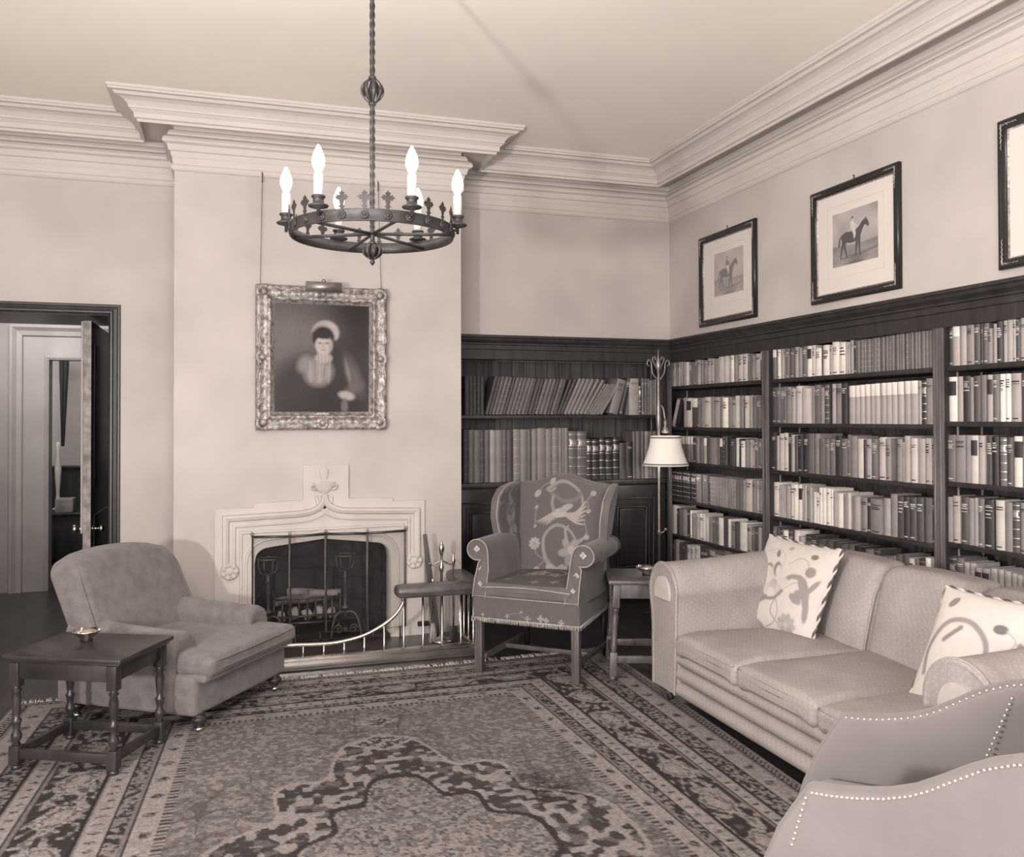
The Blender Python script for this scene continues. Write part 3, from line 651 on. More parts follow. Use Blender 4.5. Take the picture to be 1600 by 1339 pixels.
# ================================================================== books
TONE = {0: .010, 1: .018, 2: .034, 3: .070, 4: .130, 5: .215, 6: .33, 7: .48, 8: .66, 9: .80}
TN = {0: 'black', 1: 'black', 2: 'very dark', 3: 'dark', 4: 'dark grey', 5: 'mid grey', 6: 'light grey', 7: 'pale', 8: 'cream', 9: 'white'}
BC = [mat(f'book_cloth_{i}', TONE[i], .5, .16, 9, .06, 250, spec=.4) for i in range(10)]
M['gold'] = mat('gold_tooling', .42, .35, .2, 30, metal=.5)
ORD = ['first', 'second', 'third', 'fourth', 'fifth', 'sixth', 'seventh', 'eighth', 'ninth', 'tenth', 'eleventh', 'twelfth', 'thirteenth', 'fourteenth', 'fifteenth', 'sixteenth', 'seventeenth', 'eighteenth', 'nineteenth', 'twentieth']
TENS = {20: 'twenty', 30: 'thirty', 40: 'forty', 50: 'fifty'}
def ordinal(n):
    if n <= 20: return ORD[n-1]
    t = n//10*10; return TENS[t]+'-'+ORD[n-t-1] if n % 10 else {30: 'thirtieth', 40: 'fortieth'}[n]
def spine(w, n=6):
    bul = min(.010, w*.26)
    return [(w*i/n, -bul*(1-(2*i/n-1)**2)) for i in range(n+1)]
def book_cover(w, h, d):
    b = MB(); t = min(.0025, w*.12); sp = spine(w)
    prof = sp + [(w, d), (w-t, d), (w-t, .004), (t, .004), (t, d), (0, d)]
    n = len(prof)
    vs = [(x, y, 0) for x, y in prof]+[(x, y, h) for x, y in prof]
    for i in range(n): b.add([vs[i], vs[(i+1) % n], vs[n+(i+1) % n], vs[n+i]], [(0, 1, 2, 3)], 0, i < 6)
    m_ = len(sp)
    for off in (0, n):
        q = [vs[off+i] for i in range(m_)]+[vs[off+m_+2], vs[off+m_+3]]
        b.add(q, [tuple(range(len(q)))], 0)
        b.add([vs[off+m_-1], vs[off+m_], vs[off+m_+1], vs[off+m_+2]], [(0, 1, 2, 3)], 0)
        b.add([vs[off], vs[off+m_+3], vs[off+m_+4], vs[off+n-1]], [(0, 1, 2, 3)], 0)
    return b
def spine_patch(b, w, z0, z1, ins=.0, out=.0006, mi=0):
    sp = spine(w); P = []
    for z in (z0, z1):
        row = []
        for i in range(7):
            x = ins*w + (1-2*ins)*w*i/6
            u = x/w; bul = min(.010, w*.26)
            row.append((x, -bul*(1-(2*u-1)**2)-out, z))
        P.append(row)
    b.grid(P, mat=mi)
def add_book(par, w, h, d, tone, flag, seed):
    """cover, page block and spine lettering of one book as children of par (or merged when par is a list)"""
    rn = random.Random(seed); parts = []
    cov = book_cover(w, h, d); cm = [BC[tone]]
    parts.append(('cover', cov, cm, None))
    t = min(.0025, w*.12); b = MB(); b.box(t+.0002, w-t-.0002, .006, d-.004, .003, h-.004); parts.append(('pages', b, M['paper'], None))
    light = tone >= 5
    ink = BC[2] if light else BC[7]
    if 't' in flag:
        b = MB(); spine_patch(b, w, h*.70, h*.9985); parts.append(('jacket_top', b, BC[8], 'cream upper third of the spine'))
    if 'l' in flag:
        b = MB(); spine_patch(b, w, h*.58, h*.90, .06); parts.append(('title_label', b, BC[2], 'dark title label on the spine'))
    if 'b' in flag:
        k_ = len(cm); cm.append(M['gold'])
        for z in (.12, .28, .46, .64, .70, .82, .93): spine_patch(cov, w, h*z, h*z+.004, 0, .0012, k_)
        spine_patch(cov, w, h*.72, h*.81, .12, .0006, k_)
    if 'r' in flag:
        k_ = len(cm); cm.append(BC[min(9, tone+1)] if rn.random() < .35 else BC[tone])
        for z in (.16, .32, .48, .64, .80): spine_patch(cov, w, h*z, h*z+.005, 0, .002, k_)
    if 'x' in flag or (not flag and rn.random() < .45):
        k_ = len(cm); cm.append(ink); z = h*.9; m_ = 'x' in flag
        for k in range(rn.choice((3, 4, 5)) if m_ else 2):
            hh = rn.choice((.003, .005, .007)); z -= hh+rn.choice((.004, .006, .012))
            spine_patch(cov, w, z, z+hh, rn.choice((.1, .16, .24)), .0009, k_)
        if rn.random() < .6: spine_patch(cov, w, h*.05, h*.05+.006, .2, .0009, k_)
    for nm, mb_, mt, lb in parts:
        if isinstance(par, list): par.append((mb_, mt))
        else: obj(nm, mb_, mt, par, label=lb, recalc=False)
SHN = {'1': 'top shelf', '2': 'second shelf', '3': 'third shelf', '4': 'fourth shelf', '5': 'fifth shelf', '6': 'bottom shelf'}
BN = {'c': 'corner bay by the lamp', 'm': 'middle bay', 'r': 'bay at right edge', 'a': 'alcove bookcase'}
allb = []
def size_words(w, h):
    a = 'slim' if w < .027 else ('thick' if w > .058 else '')
    return a
def book_label(tone, w, flag, n, where):
    L = [size_words(w, 0), TN[tone]]
    L = [x for x in L if x]
    extra = {'t': ' with cream top', 'l': ' with dark label', 'b': ' with gilt bands'}.get(flag, '')
    return f"{' '.join(L)} book{extra}, {ordinal(n)} from left, {where}"
for key, s in BOOKS.items():
    st, body = s.split('|'); pos = float(st); bay = key[0]
    n = 0; cnt0 = 5 if key == 'a1e' else 0
    for e in body.split(';'):
        w, h, tf = e.split(','); w = int(w)/1000; h = int(h)/1000; tone = int(tf[0]); flag = tf[1:]
        gap = flag == 'g' or (tone <= 1 and flag == '' and w < .036) or (tone == 2 and flag == '' and w < .022)
        if bay == 'a': here = pos; pos += w
        else: here = pos; pos -= w
        if gap or h < .08: continue
        n += 1
        if bay == 'a':
            z = 1.528 if key[1] == '1' else 1.005
            loc = (here+.0006, .56+random.uniform(-.004, .006), z+.0004); rz = 0; D = 7.0
        else:
            z = SH[bay][int(key[1])-1]; loc = (1.925+random.uniform(-.006, .008), here-.0006, z+.0004); rz = -PI/2; D = 6.5+here*.95
        vis = .25 if key in ('m5', 'c6') else (.7 if key in ('c5', 'r5') else 1)
        ww = w-.0012
        where = f"{SHN[key[1]]}, {BN[bay]}"
        if key == 'a1u': where = 'upright group left of the leaning row, alcove'
        if key == 'a1e': where = 'upright group right of the leaning row, alcove'
        if key == 'a2': where = 'lower shelf, alcove bookcase'
        allb.append(dict(loc=loc, rz=rz, ry=0, w=ww, h=h, tone=tone, flag=flag, area=w*h/D**2*vis*(.5 if bay != 'a' and False else 1), label=book_label(tone, w, flag, n, where), group='books on the '+where))
L = [e.split(',') for e in LEANING.split(';')]
for i, (x, h, a, tf) in enumerate(L):
    x = float(x); h = int(h)/1000; a = math.radians(float(a))
    nx = float(L[i+1][0]) if i+1 < len(L) else x+.03
    w = min(.05, max(.012, (nx-x)*math.cos(a)-.0012)); h -= w*math.tan(a)*.5
    xp = x + w/math.cos(a)                                     # right bottom corner stands on the shelf
    allb.append(dict(loc=(xp-w*math.cos(a), .562, 1.5285+w*math.sin(a)), rz=0, ry=a, w=w, h=h, tone=int(tf[0]), flag=tf[1:], area=1, label=book_label(int(tf[0]), w, tf[1:], i+1, 'leaning row, top shelf, alcove'), group='leaning books on the top shelf of the alcove'))
for (x, w, h, tone, a, lab) in [(1.388, .075, .29, 5, 16, 'thick grey book leaning alone right of the leaning row, alcove'), (1.474, .032, .31, 3, 15, 'slim dark book leaning before the upright group, alcove')]:
    a = math.radians(a); allb.append(dict(loc=(x, .562, 1.5285+w*math.sin(a)), rz=0, ry=a, w=w, h=h, tone=tone, flag='x', area=1, label=lab, group='leaning books on the top shelf of the alcove'))
for (yy, w, h, tone, a, lab) in [(.505, .04, .235, 6, 24, 'light grey book leaning at left, second shelf, corner bay by the lamp'), (.438, .045, .225, 1, 22, 'black book leaning beside the light one, second shelf, corner bay')]:
    a = math.radians(a); allb.append(dict(loc=(1.928, yy, 1.4305+w*math.sin(a)), rz=-PI/2, ry=a, w=w, h=h, tone=tone, flag='', area=1, label=lab, group='books on the second shelf, corner bay by the lamp'))
allb.sort(key=lambda d: -d['area'])
rest = []
for i, d in enumerate(allb):
    dep = .20 if d['h'] > .25 else random.uniform(.14, .17)
    if i < 299:
        o = thing('book', d['label'], 'book', d['loc'], 0, d['group']); o.rotation_euler = Matrix.Rotation(d['rz'], 3, 'Z').to_4x4().to_euler() if not d['ry'] else (Matrix.Rotation(d['rz'], 4, 'Z') @ Matrix.Rotation(d['ry'], 4, 'Y')).to_euler()
        add_book(o, d['w'], d['h'], dep, d['tone'], d['flag'], i)
    else:
        L_ = []; add_book(L_, d['w'], d['h'], dep, d['tone'], d['flag'], i)
        T = Matrix.Translation(d['loc']) @ Matrix.Rotation(d['rz'], 4, 'Z') @ Matrix.Rotation(d['ry'], 4, 'Y')
        rest += [(mb_, mt, T) for mb_, mt in L_]
mats = []; b = MB()
for mb_, mt, T in rest:
    ml = mt if isinstance(mt, list) else [mt]
    for m_ in ml:
        if m_ not in mats: mats.append(m_)
    k0 = len(b.f); b.add(mb_.v, mb_.f, 0, False, T)
    for i_, mi in enumerate(mb_.m): b.m[k0+i_] = mats.index(ml[mi])
tag(obj('books', b, mats, recalc=False), 'remaining small books filling the far and lower shelves of the right wall', 'books', kind='stuff')
# ================================================================== painted-surface helpers
def Sv(a):
    a = np.clip(a, 0, 1); q = np.sqrt(a)
    return np.stack([a, a*(.845+.095*q), a*(.888-.045*a), np.ones_like(a)], -1)
def m_ell(U, V, cx, cy, rx, ry, rot=0, soft=.15):
    c_, s_ = math.cos(rot), math.sin(rot); x = (U-cx)*c_+(V-cy)*s_; y = -(U-cx)*s_+(V-cy)*c_
    d = np.sqrt((x/rx)**2+(y/ry)**2); return np.clip((1+soft-d)/(2*soft), 0, 1)
def m_line(U, V, pts, w, soft=.4):
    best = np.full(U.shape, 1e9); n = len(pts)
    for i in range(n-1):
        (x0, y0), (x1, y1) = pts[i][:2], pts[i+1][:2]; dx, dy = x1-x0, y1-y0; L = dx*dx+dy*dy+1e-12
        t = np.clip(((U-x0)*dx+(V-y0)*dy)/L, 0, 1); ww = w if not isinstance(w, (list, tuple)) else w[0]+(w[1]-w[0])*(i+t)/(n-1)
        best = np.minimum(best, np.hypot(U-x0-t*dx, V-y0-t*dy)/ww)
    return np.clip((1+soft-best)/(2*soft), 0, 1)
def m_poly(U, V, pts):
    ins = np.zeros(U.shape, bool); n = len(pts)
    for i in range(n):
        x0, y0 = pts[i]; x1, y1 = pts[(i+1) % n]
        if y0 == y1: continue
        c_ = ((y0 > V) != (y1 > V)) & (U < (x1-x0)*(V-y0)/(y1-y0)+x0); ins ^= c_
    return ins.astype(float)
def lay(T, mask, val): return T*(1-mask)+val*mask
def painted(name, P, T, m, parent=None, label=None, smooth=True):
    """grid mesh P (nu,nv,3) with tone T (nu,nv) stored as a colour attribute"""
    nu, nv = T.shape; me = bpy.data.meshes.new(name)
    idx = np.arange(nu*nv).reshape(nu, nv)
    q = np.stack([idx[:-1, :-1], idx[1:, :-1], idx[1:, 1:], idx[:-1, 1:]], -1).reshape(-1, 4)
    me.vertices.add(nu*nv); me.vertices.foreach_set('co', np.asarray(P, np.float32).reshape(-1))
    me.loops.add(q.size); me.loops.foreach_set('vertex_index', q.reshape(-1).astype(np.int32))
    me.polygons.add(len(q)); me.polygons.foreach_set('loop_start', np.arange(0, q.size, 4, dtype=np.int32)); me.polygons.foreach_set('loop_total', np.full(len(q), 4, np.int32))
    me.update(calc_edges=True); me.validate()
    me.polygons.foreach_set('use_smooth', [smooth]*len(me.polygons))
    ca = me.color_attributes.new('Col', 'FLOAT_COLOR', 'POINT'); ca.data.foreach_set('color', Sv(T).reshape(-1).astype(np.float32))
    me.materials.append(m); o = bpy.data.objects.new(name, me); COL.objects.link(o)
    if parent is not None: o.parent = parent
    if label: o['label'] = label
    return o
def flower(T, U, V, cx, cy, r, n, tone, mid, rot=0, asp=1):
    for k in range(n):
        a = rot+2*PI*k/n; T = lay(T, m_ell(U, V, cx+.6*r*math.cos(a), cy+.6*r*math.sin(a)*asp, .48*r, .30*r, a, .2), tone*(1+.12*math.sin(3*k)))
    return lay(T, m_ell(U, V, cx, cy, .28*r, .28*r, 0, .2), mid)
def frame_fn(pts):  # smooth interpolation through (t, value)
    xs = [p[0] for p in pts]; ys = [p[1] for p in pts]
    def f(t):
        if t <= xs[0]: return ys[0]
        for i in range(len(xs)-1):
            if t <= xs[i+1]:
                u = (t-xs[i])/(xs[i+1]-xs[i]); u = u*u*(3-2*u); return ys[i]+(ys[i+1]-ys[i])*u
        return ys[-1]
    return f
def lerp(pts):
    xs = [p[0] for p in pts]; ys = [p[1] for p in pts]
    return lambda t: float(np.interp(t, xs, ys))
def turned(prof, s=1.0, n=16, M_=None, mat=0):
    b = MB(); b.lathe(prof, n, mat, M_); return b

# ================================================================== low oak table and dish
t = thing('side_table', 'small low dark oak table with turned legs and stretchers, left foreground', 'table', (-2.141, -1.698, .009), math.radians(-26))
b = MB(); b.box(-.275, .275, -.215, .215, .468, .488, bev=.005); b.box(-.262, .262, -.202, .202, .456, .468, bev=.004); obj('table_top', b, M['table'], t)
for nm, (x0, x1, y0, y1) in {'front': (-.21, .21, -.190, -.168), 'back': (-.21, .21, .168, .190), 'l': (-.235, -.213, -.18, .18), 'r': (.213, .235, -.18, .18)}.items():
    b = MB(); b.box(x0, x1, y0, y1, .385, .456, bev=.003); obj('apron', b, M['table'], t)
lp = [(.018, .10), (.012, .115), (.022, .13), (.022, .145), (.013, .165), (.018, .195), (.022, .205), (.013, .215), (.016, .24), (.020, .30), (.014, .325), (.022, .335), (.014, .345), (.020, .352)]
for x in (-.225, .225):
    for y in (-.18, .18):
        b = MB(); b.box(x-.022, x+.022, y-.022, y+.022, .02, .10, bev=.003); b.lathe([(.02, 0), (.022, .008), (.018, .02)], 12, 0, Matrix.Translation((x, y, 0)))
        b.lathe(lp, 14, 0, Matrix.Translation((x, y, 0))); b.box(x-.022, x+.022, y-.022, y+.022, .352, .456, bev=.003); obj('leg', b, M['table'], t)
for y in (-.18, .18): b = MB(); b.box(-.203, .203, y-.012, y+.012, .045, .085, bev=.003); obj('stretcher', b, M['table'], t)
for x in (-.225, .225): b = MB(); b.box(x-.012, x+.012, -.158, .158, .045, .085, bev=.003); obj('stretcher', b, M['table'], t)
def dish(name, label, cat, loc, r):
    b = MB(); b.lathe([(0, .004), (.4*r, .004), (.42*r, .0), (.5*r, .0), (.45*r, .014), (.75*r, .026), (r, .042), (1.04*r, .044), (1.0*r, .048), (.72*r, .034), (.4*r, .020), (0, .018)], 28)
    for k in range(3):
        b.ball((.9*r*math.cos(k*2.1), .9*r*math.sin(k*2.1), .046), .008, 6)
    return tag(obj(name, b, M['silver'], loc=loc), label, cat)
dish('silver_dish', 'round silver dish on the low oak table in the left foreground', 'dish', (-2.17, -1.62, .5006), .058)

# ================================================================== left armchair
ac = thing('armchair', 'low deep upholstered armchair with loose seat cushion by the fireplace, left', 'armchair', (-1.80, -1.04, .009), math.radians(55.2))
b = MB(); b.rcube((0, .02, .178), .40, .41, .098, .03, 4)
obj('base', b, M['arm_fabric'], ac)
def acarm(s):
    b = MB(); prof = []
    for k in range(15): a = PI*k/14; prof.append((.30+.088*math.cos(a)*1.08+.012, .385+.075*math.sin(a)))
    prof = [(.405, .10)] + prof + [(.222, .27)]
    ys = [(-.255, .55, -.02), (-.275, .8, -.008), (-.262, .95, 0), (-.24, 1, 0), (-.1, 1, .004), (.1, 1, .012), (.28, 1, .03), (.36, 1, .04)]
    P = []
    for y, sc_, dz in ys:
        P.append([(s*((x-.31)*sc_+.31), y, (z-.32)*sc_+.32+dz) if z > .2 else (s*((x-.31)*sc_+.31), y, z) for x, z in prof])
    b.grid(P); b.add(P[0], [tuple(range(len(prof)))]); b.add(P[-1], [tuple(range(len(prof)))])
    return b
for s in (-1, 1): obj('arm', acarm(s), M['arm_fabric'], ac)
def acback(x, y, z):     # x in +-.4, y +-.09, z +-.27
    u = x/.40; v = (z+.27)/.54
    ztop = .806-.030*abs(u)**2-.055*abs(u)**7; zz = .27+(ztop-.27)*v
    yy = .235+.20*v+y*(1-.12*v)+(.05*v if y > 0 else -.012*math.cos(u*1.5)*math.sin(PI*v))
    xx = x*(1.0-.06*v)
    return (xx, yy-.03*u*u, zz)
b = MB(); b.rcube((0, 0, 0), .40, .09, .27, .06, 7, 0, acback)
bk = obj('backrest', b, M['arm_fabric'], ac)
for s in (-1, 1):
    b = MB(); b.tube([acback(s*.385, -.082, z) for z in np.linspace(-.22, .2, 12)] + [acback(s*.37, -.07, .235), acback(s*.33, -.03, .262)], .005, 6)
    obj('piping', b, M['arm_fabric'], bk)
def acseat(x, y, z):
    u = x/.385; v = y/.37
    wid = 1 if v < -.42 else .61+.39*max(0, min(1, (-.36-v)/.06*1.0)) if v < -.36 else .61
    zz = z+.018*(1-u*u)*(1-v*v)*(1 if z > 0 else -.1)
    return (x*wid, y, zz-.008*(v < 0)*abs(v))
b = MB(); b.rcube((0, -.095, .322), .385, .375, .046, .036, 8, 0, acseat); cs = obj('seat_cushion', b, M['arm_fabric'], ac)
for dz in (.020, -.022): b = MB(); b.tube([(x, -.472+.012*(abs(x)/.38)**4, .322+dz) for x in np.linspace(-.372, .372, 16)], .0045, 6); obj('piping', b, M['arm_fabric'], cs)
b = MB(); b.rcube((0, -.395, .262), .392, .045, .020, .018, 4); obj('front_roll', b, M['arm_fabric'], ac)
lg = [(.022, 0), (.022, .014), (.016, .018), (.020, .03), (.034, .045), (.038, .058), (.030, .068), (.022, .074), (.030, .084), (.030, .098)]
for x in (-.33, .33):
    for y in (-.36, .36):
        b = MB(); b.lathe(lg, 16, 0, Matrix.Translation((x, y, 0))); o = obj('leg', b, M['wood'] if y > 0 else M['bronze'], ac)
        b = MB(); b.lathe([(.024, .0), (.024, .014), (.018, .018)], 14, 0, Matrix.Translation((x, y, .0005))); obj('castor', b, M['brass'], o, label='brass castor cup')

# ================================================================== wing chair
wc = thing('wing_chair', 'high wing chair in dark linen embroidered with flowers and a bird, beside the fender', 'wing chair', (.28, -.97, .009), math.radians(-41.8))
def wrail(x, y, z):
    v = (y+.33)/.66; return (x*(1-.14*v), y, z)
b = MB(); b.rcube((0, 0, .385), .335, .335, .072, .018, 4, 0, wrail); rl = obj('seat_rail', b, M['wing_fabric'], wc)
nu, nv = 140, 40; U, V = np.meshgrid(np.linspace(-.32, .32, nu), np.linspace(.322, .445, nv), indexing='ij'); T = np.full(U.shape, .115)
for cx, cy, r in [(-.265, .345, .012), (-.11, .35, .012), (.02, .345, .016), (.10, .352, .02), (.135, .345, .016), (.225, .34, .018), (-.02, .38, .008)]: T = flower(T, U, V, cx, cy, r, 4, .36, .28)
T = lay(T, m_line(U, V, cr([(-.12, .35), (-.05, .37), (.0, .35), (.05, .34)], 5), .002), .2)
P = np.stack([U, np.full(U.shape, -.3368), V], -1); painted('embroidery', P, .115+(T-.115)*.82, M['needle'], rl, 'small pale flowers along the seat rail')
b = MB()
rn = random.Random(4)
def fr_run(p, q, n):
    for k in range(n):
        t_ = (k+rn.random()*.5)/n; x = p[0]+(q[0]-p[0])*t_; y = p[1]+(q[1]-p[1])*t_
        b.tube([(x, y, .326), (x+rn.uniform(-.004, .004), y+rn.uniform(-.003, .003), .302)], .0022, 3)
    b.tube([(p[0], p[1], .326), (q[0], q[1], .326)], .004, 6)
fr_run((-.335, -.340), (.335, -.340), 110); fr_run((.338, -.335), (.29, .33), 90); fr_run((-.338, -.335), (-.29, .33), 90)
fo = obj('fringe', b, M['fringe'], wc, recalc=False, label='short pale fringe under the seat rail'); fo['kind'] = 'stuff'
def wseat(x, y, z):
    u = x/.30; v = y/.30; zz = z+.022*(1-u*u)*(1-v*v)*(1 if z > 0 else 0)+.006*math.sin(7*x+5*y)*(z > 0)
    return (x*(1-.10*(v+1)/2), y, zz)
b = MB(); b.rcube((0, -.035, .485), .292, .30, .045, .034, 6, 0, wseat); ct = obj('seat_cushion', b, M['wing_fabric'], wc)
n_ = 110; U, V = np.meshgrid(np.linspace(-.26, .26, n_), np.linspace(-.27, .24, n_), indexing='ij'); T = np.full(U.shape, .115)
T = lay(T, m_line(U, V, cr([(-.10, -.05), (-.06, .10), (.06, .13), (.14, .04), (.10, -.06)], 8), .011), .26)
T = flower(T, U, V, -.04, .02, .07, 6, .32, .2, .3); T = flower(T, U, V, .08, -.02, .04, 5, .30, .2)
for cx, cy in ((-.2, .12), (.19, .12), (-.17, -.16), (.14, -.18), (.02, -.2)): T = flower(T, U, V, cx, cy, .028, 4, .30, .22)
T = lay(T, m_line(U, V, cr([(-.2, .12), (-.12, .02), (-.17, -.16)], 6), .003), .25); T = lay(T, m_line(U, V, cr([(.19, .12), (.2, 0), (.14, -.18)], 6), .003), .25)
P = np.array([[wseat(U[i, j], V[i, j], .0455) for j in range(n_)] for i in range(n_)]) + np.array([0, -.035, .485+.001])
painted('embroidery', P, .115+(T-.115)*.82, M['needle'], ct, 'pale embroidered wreath on the seat cushion')
b = MB(); b.tube([(*wseat(x, -.292, .030)[:1], -.336, .505+.012*math.cos(x*5)-.01*abs(x)) for x in np.linspace(-.28, .28, 14)], .004, 6)
obj('piping', b, M['piping'], ct)
b = MB(); b.tube([(x, -.340, .452) for x in np.linspace(-.325, .325, 8)], .003, 6); obj('piping', b, M['piping'], rl)
def wback(x, y, z):      # x +-.3, y +-.045, z +-.34
    u = x/.30; v = (z+.34)/.68
    ztop = 1.083+.062*math.exp(-(u/.45)**2)-.004*abs(u)
    yy = .205+.125*v+y+.012*u*u-.012*math.sin(PI*v)*(1-u*u)*(y < 0)
    return (x*(.90+.12*v), yy, .45+(ztop-.45)*v)
b = MB(); b.rcube((0, 0, 0), .30, .045, .34, .03, 7, 0, wback); wb = obj('backrest', b, M['wing_fabric'], wc)
nu, nv = 150, 170; a_ = np.linspace(-.275, .275, nu); c_ = np.linspace(-.29, .318, nv); U, V = np.meshgrid(a_, c_, indexing='ij'); T = np.full(U.shape, .118)
vine = .27
T = lay(T, m_line(U, V, cr([(-.02, -.26), (-.09, -.16), (-.10, -.04), (-.02, .02), (.08, 0), (.13, -.06)], 8), [.014, .007]), vine)
T = lay(T, m_line(U, V, cr([(-.09, .26), (.02, .29), (.12, .26), (.15, .18), (.13, .10)], 8), [.012, .006]), vine)
T = lay(T, m_line(U, V, cr([(-.09, .26), (-.07, .24), (-.04, .25)], 5), .009), vine)
T = lay(T, m_line(U, V, cr([(-.06, .22), (.02, .17), (.10, .20), (.13, .25)], 6), .012, .5), .17)
for k in range(9):                                        # the bird: body, wings and tail
    a = -.5+.1*k; T = lay(T, m_line(U, V, [(-.03, .10), (-.16+.018*k, .03+.008*abs(k-4))], [.010, .003]), .34)
T = lay(T, m_ell(U, V, .0, .095, .05, .028, .1), .40)
T = lay(T, m_ell(U, V, .04, .13, .055, .018, .6), .34)
T = lay(T, m_line(U, V, cr([(-.04, .11), (-.055, .16), (-.05, .20)], 5), .010), .26)
for k in range(6): T = lay(T, m_line(U, V, cr([(.04, .09), (.11, .06+.012*k), (.17, .06+.03*k)], 5), [.010, .004]), .36)
T = flower(T, U, V, .10, -.13, .085, 6, .30, .20, .2); T = lay(T, m_ell(U, V, .10, -.12, .028, .03, 0), .42)
T = lay(T, m_line(U, V, cr([(.06, -.06), (.05, .0), (.07, .03)], 5), [.012, .003]), .30); T = lay(T, m_line(U, V, cr([(.14, -.06), (.18, -.02), (.19, .01)], 5), [.012, .003]), .30)
T = flower(T, U, V, -.17, -.08, .04, 9, .36, .30)
for k in range(5): T = lay(T, m_ell(U, V, .0+.03*(k-2), -.245+.012*(k % 2), .03, .016, .6*(k-2)), .32)
for cx, cy, r in [(-.16, .25, .026), (-.165, .16, .013), (-.17, .035, .012), (.19, .15, .016), (.195, -.02, .018), (-.15, -.255, .028), (.21, .27, .02), (.20, -.18, .016), (-.06, .30, .022)]: T = lay(T, m_ell(U, V, cx, cy, r, r*.8, .8), .36)
for pts in ([(-.16, .25), (-.12, .29), (-.06, .30)], [(-.17, -.08), (-.15, -.15), (-.06, -.20)], [(-.15, -.25), (-.10, -.20), (-.05, -.19)], [(.13, .10), (.17, .08), (.195, .0)], [(.19, .15), (.18, .22), (.21, .27)], [(-.165, .16), (-.17, .1), (-.17, .035)]):
    T = lay(T, m_line(U, V, cr(pts, 5), .0032), .24)
P = np.array([[wback(x, -.0455, z) for z in c_] for x in a_]); painted('embroidery', P, .115+(T-.115)*.82, M['needle'], wb, 'pale embroidered bird, flowers and vine on the back')
wz = [(0, .68), (1, 1.085)]
yfr = frame_fn([(.0, -.03), (.25, .045), (.6, .02), (.85, .05), (1, .13)])
def wwing(s):
    def f(a, b_, c_):     # a thickness +-.028, b_ 0 back .5 front, c_ +-.5
        u = b_+.5; v = c_+.5; yb = .25+.10*v; y = yb*(1-u)+yfr(v)*u
        x = .285+.045*v+.035*u*(1+.4*math.sin(PI*v))+a
        z = .62+(1.083-.62-.035*u*u)*v
        return (s*x, y, z)
    return f
for s in (-1, 1):
    b = MB(); b.rcube((0, 0, 0), .028, .5, .5, .026, 7, 0, wwing(s)); w_ = obj('wing', b, M['wing_fabric'], wc)
    nu, nv = 60, 70; a_ = np.linspace(-.44, .44, nu); c_ = np.linspace(-.42, .45, nv); U, V = np.meshgrid(a_, c_, indexing='ij'); T = np.full(U.shape, .115)
    T = lay(T, m_ell(U, V, 0, .12, .17, .17, 0, .1), .20); T = np.where((m_ell(U, V, 0, .12, .17, .17) > .5) & ((np.sin(U*70)*np.sin(V*70)) > .1), .10, T)
    T = flower(T, U, V, -.02, -.06, .20, 4, .24, .16, .6); T = lay(T, m_line(U, V, cr([(0, .25), (.08, .36), (.0, .43)], 5), [.05, .01]), .22); T = lay(T, m_line(U, V, cr([(.1, -.2), (.2, -.3), (.05, -.4)], 5), .012), .24)
    P = np.array([[wwing(s)(-.0285, x, z) for z in c_] for x in a_]); painted('embroidery', P, .115+(T-.115)*.82, M['needle'], w_, 'embroidered flower inside the wing')
    b = MB(); b.tube([wwing(s)(-.02, .498, z) for z in np.linspace(-.48, .46, 14)] + [wwing(s)(-.02, .42, .495), wwing(s)(-.01, 0, .50), wwing(s)(-.01, -.45, .50)], .004, 6); obj('piping', b, M['piping'], w_)
def wprof(k=20):
    p = [(.245, .44), (.25, .60), (.262, .70)]
    for i in range(k): a = PI*.92-i*(PI*1.55)/(k-1); p.append((.335+.068*math.cos(a), .712+.062*math.sin(a)))
    return p+[(.325, .635), (.328, .54), (.33, .44)]
def warm(s):
    pf = wprof(); n = len(pf)
    def fwd(z): t_ = max(0, min(1, (.66-z)/.2)); return .075*t_*t_*(3-2*t_)
    rows = [(-.262, .86), (-.268, .96), (-.255, 1.0), (-.2, 1), (-.05, 1), (.1, 1), (.24, .98)]
    P = [[(s*((x-.31)*k_+.31), y-fwd(z)*max(0, min(1, (-y)/.26)), (z-.60)*(1+(k_-1)*.4)+.60) for x, z in pf] for y, k_ in rows]
    b = MB(); b.grid(P); b.add(P[0], [tuple(range(n))]); b.add(P[-1], [tuple(range(n))]); return b, P
for s in (-1, 1):
    b, P = warm(s); o = obj('arm', b, M['wing_fabric'], wc)
    b = MB(); b.tube([(p[0], p[1]-.002, p[2]) for p in P[1]], .004, 6); obj('piping', b, M['piping'], o)
    b = MB()
    for x, z, r in ((.335, .715, .018), (.30, .60, .016), (.29, .52, .014)):
        for k in range(4): b.ball((s*(x+.6*r*math.cos(k*1.57)), -.272-.075*max(0, min(1, (.66-z)/.2))**1.3, z+.6*r*math.sin(k*1.57)), r*.55, 6, 0, (1, .25, 1))
    obj('embroidery', b, M['fringe'], o, label='pale stitched blossoms on the front of the arm')
b = MB()
for s in (-1, 1):
    b = MB(); b.box(s*.302-.023, s*.302+.023, -.325, -.279, 0, .318, bev=.003)
    for q in (-.009, .009): b.box(s*.302+q-.004, s*.302+q+.004, -.330, -.325, .01, .31, bev=.002)
    obj('leg', b, M['woodmid'], wc)
    b = MB(); P = [(s*.262, .30, .318), (s*.264, .31, .18), (s*.268, .335, 0)]; b.tube(P, [.024, .021, .019], 4); obj('leg', b, M['wood'], wc)
    b = MB(); b.box(s*.283-.012, s*.283+.012, -.279, .305, .07, .10, bev=.003); obj('stretcher', b, M['woodmid'], wc)
b = MB(); b.box(-.272, .272, .0, .024, .072, .098, bev=.003); obj('stretcher', b, M['woodmid'], wc)

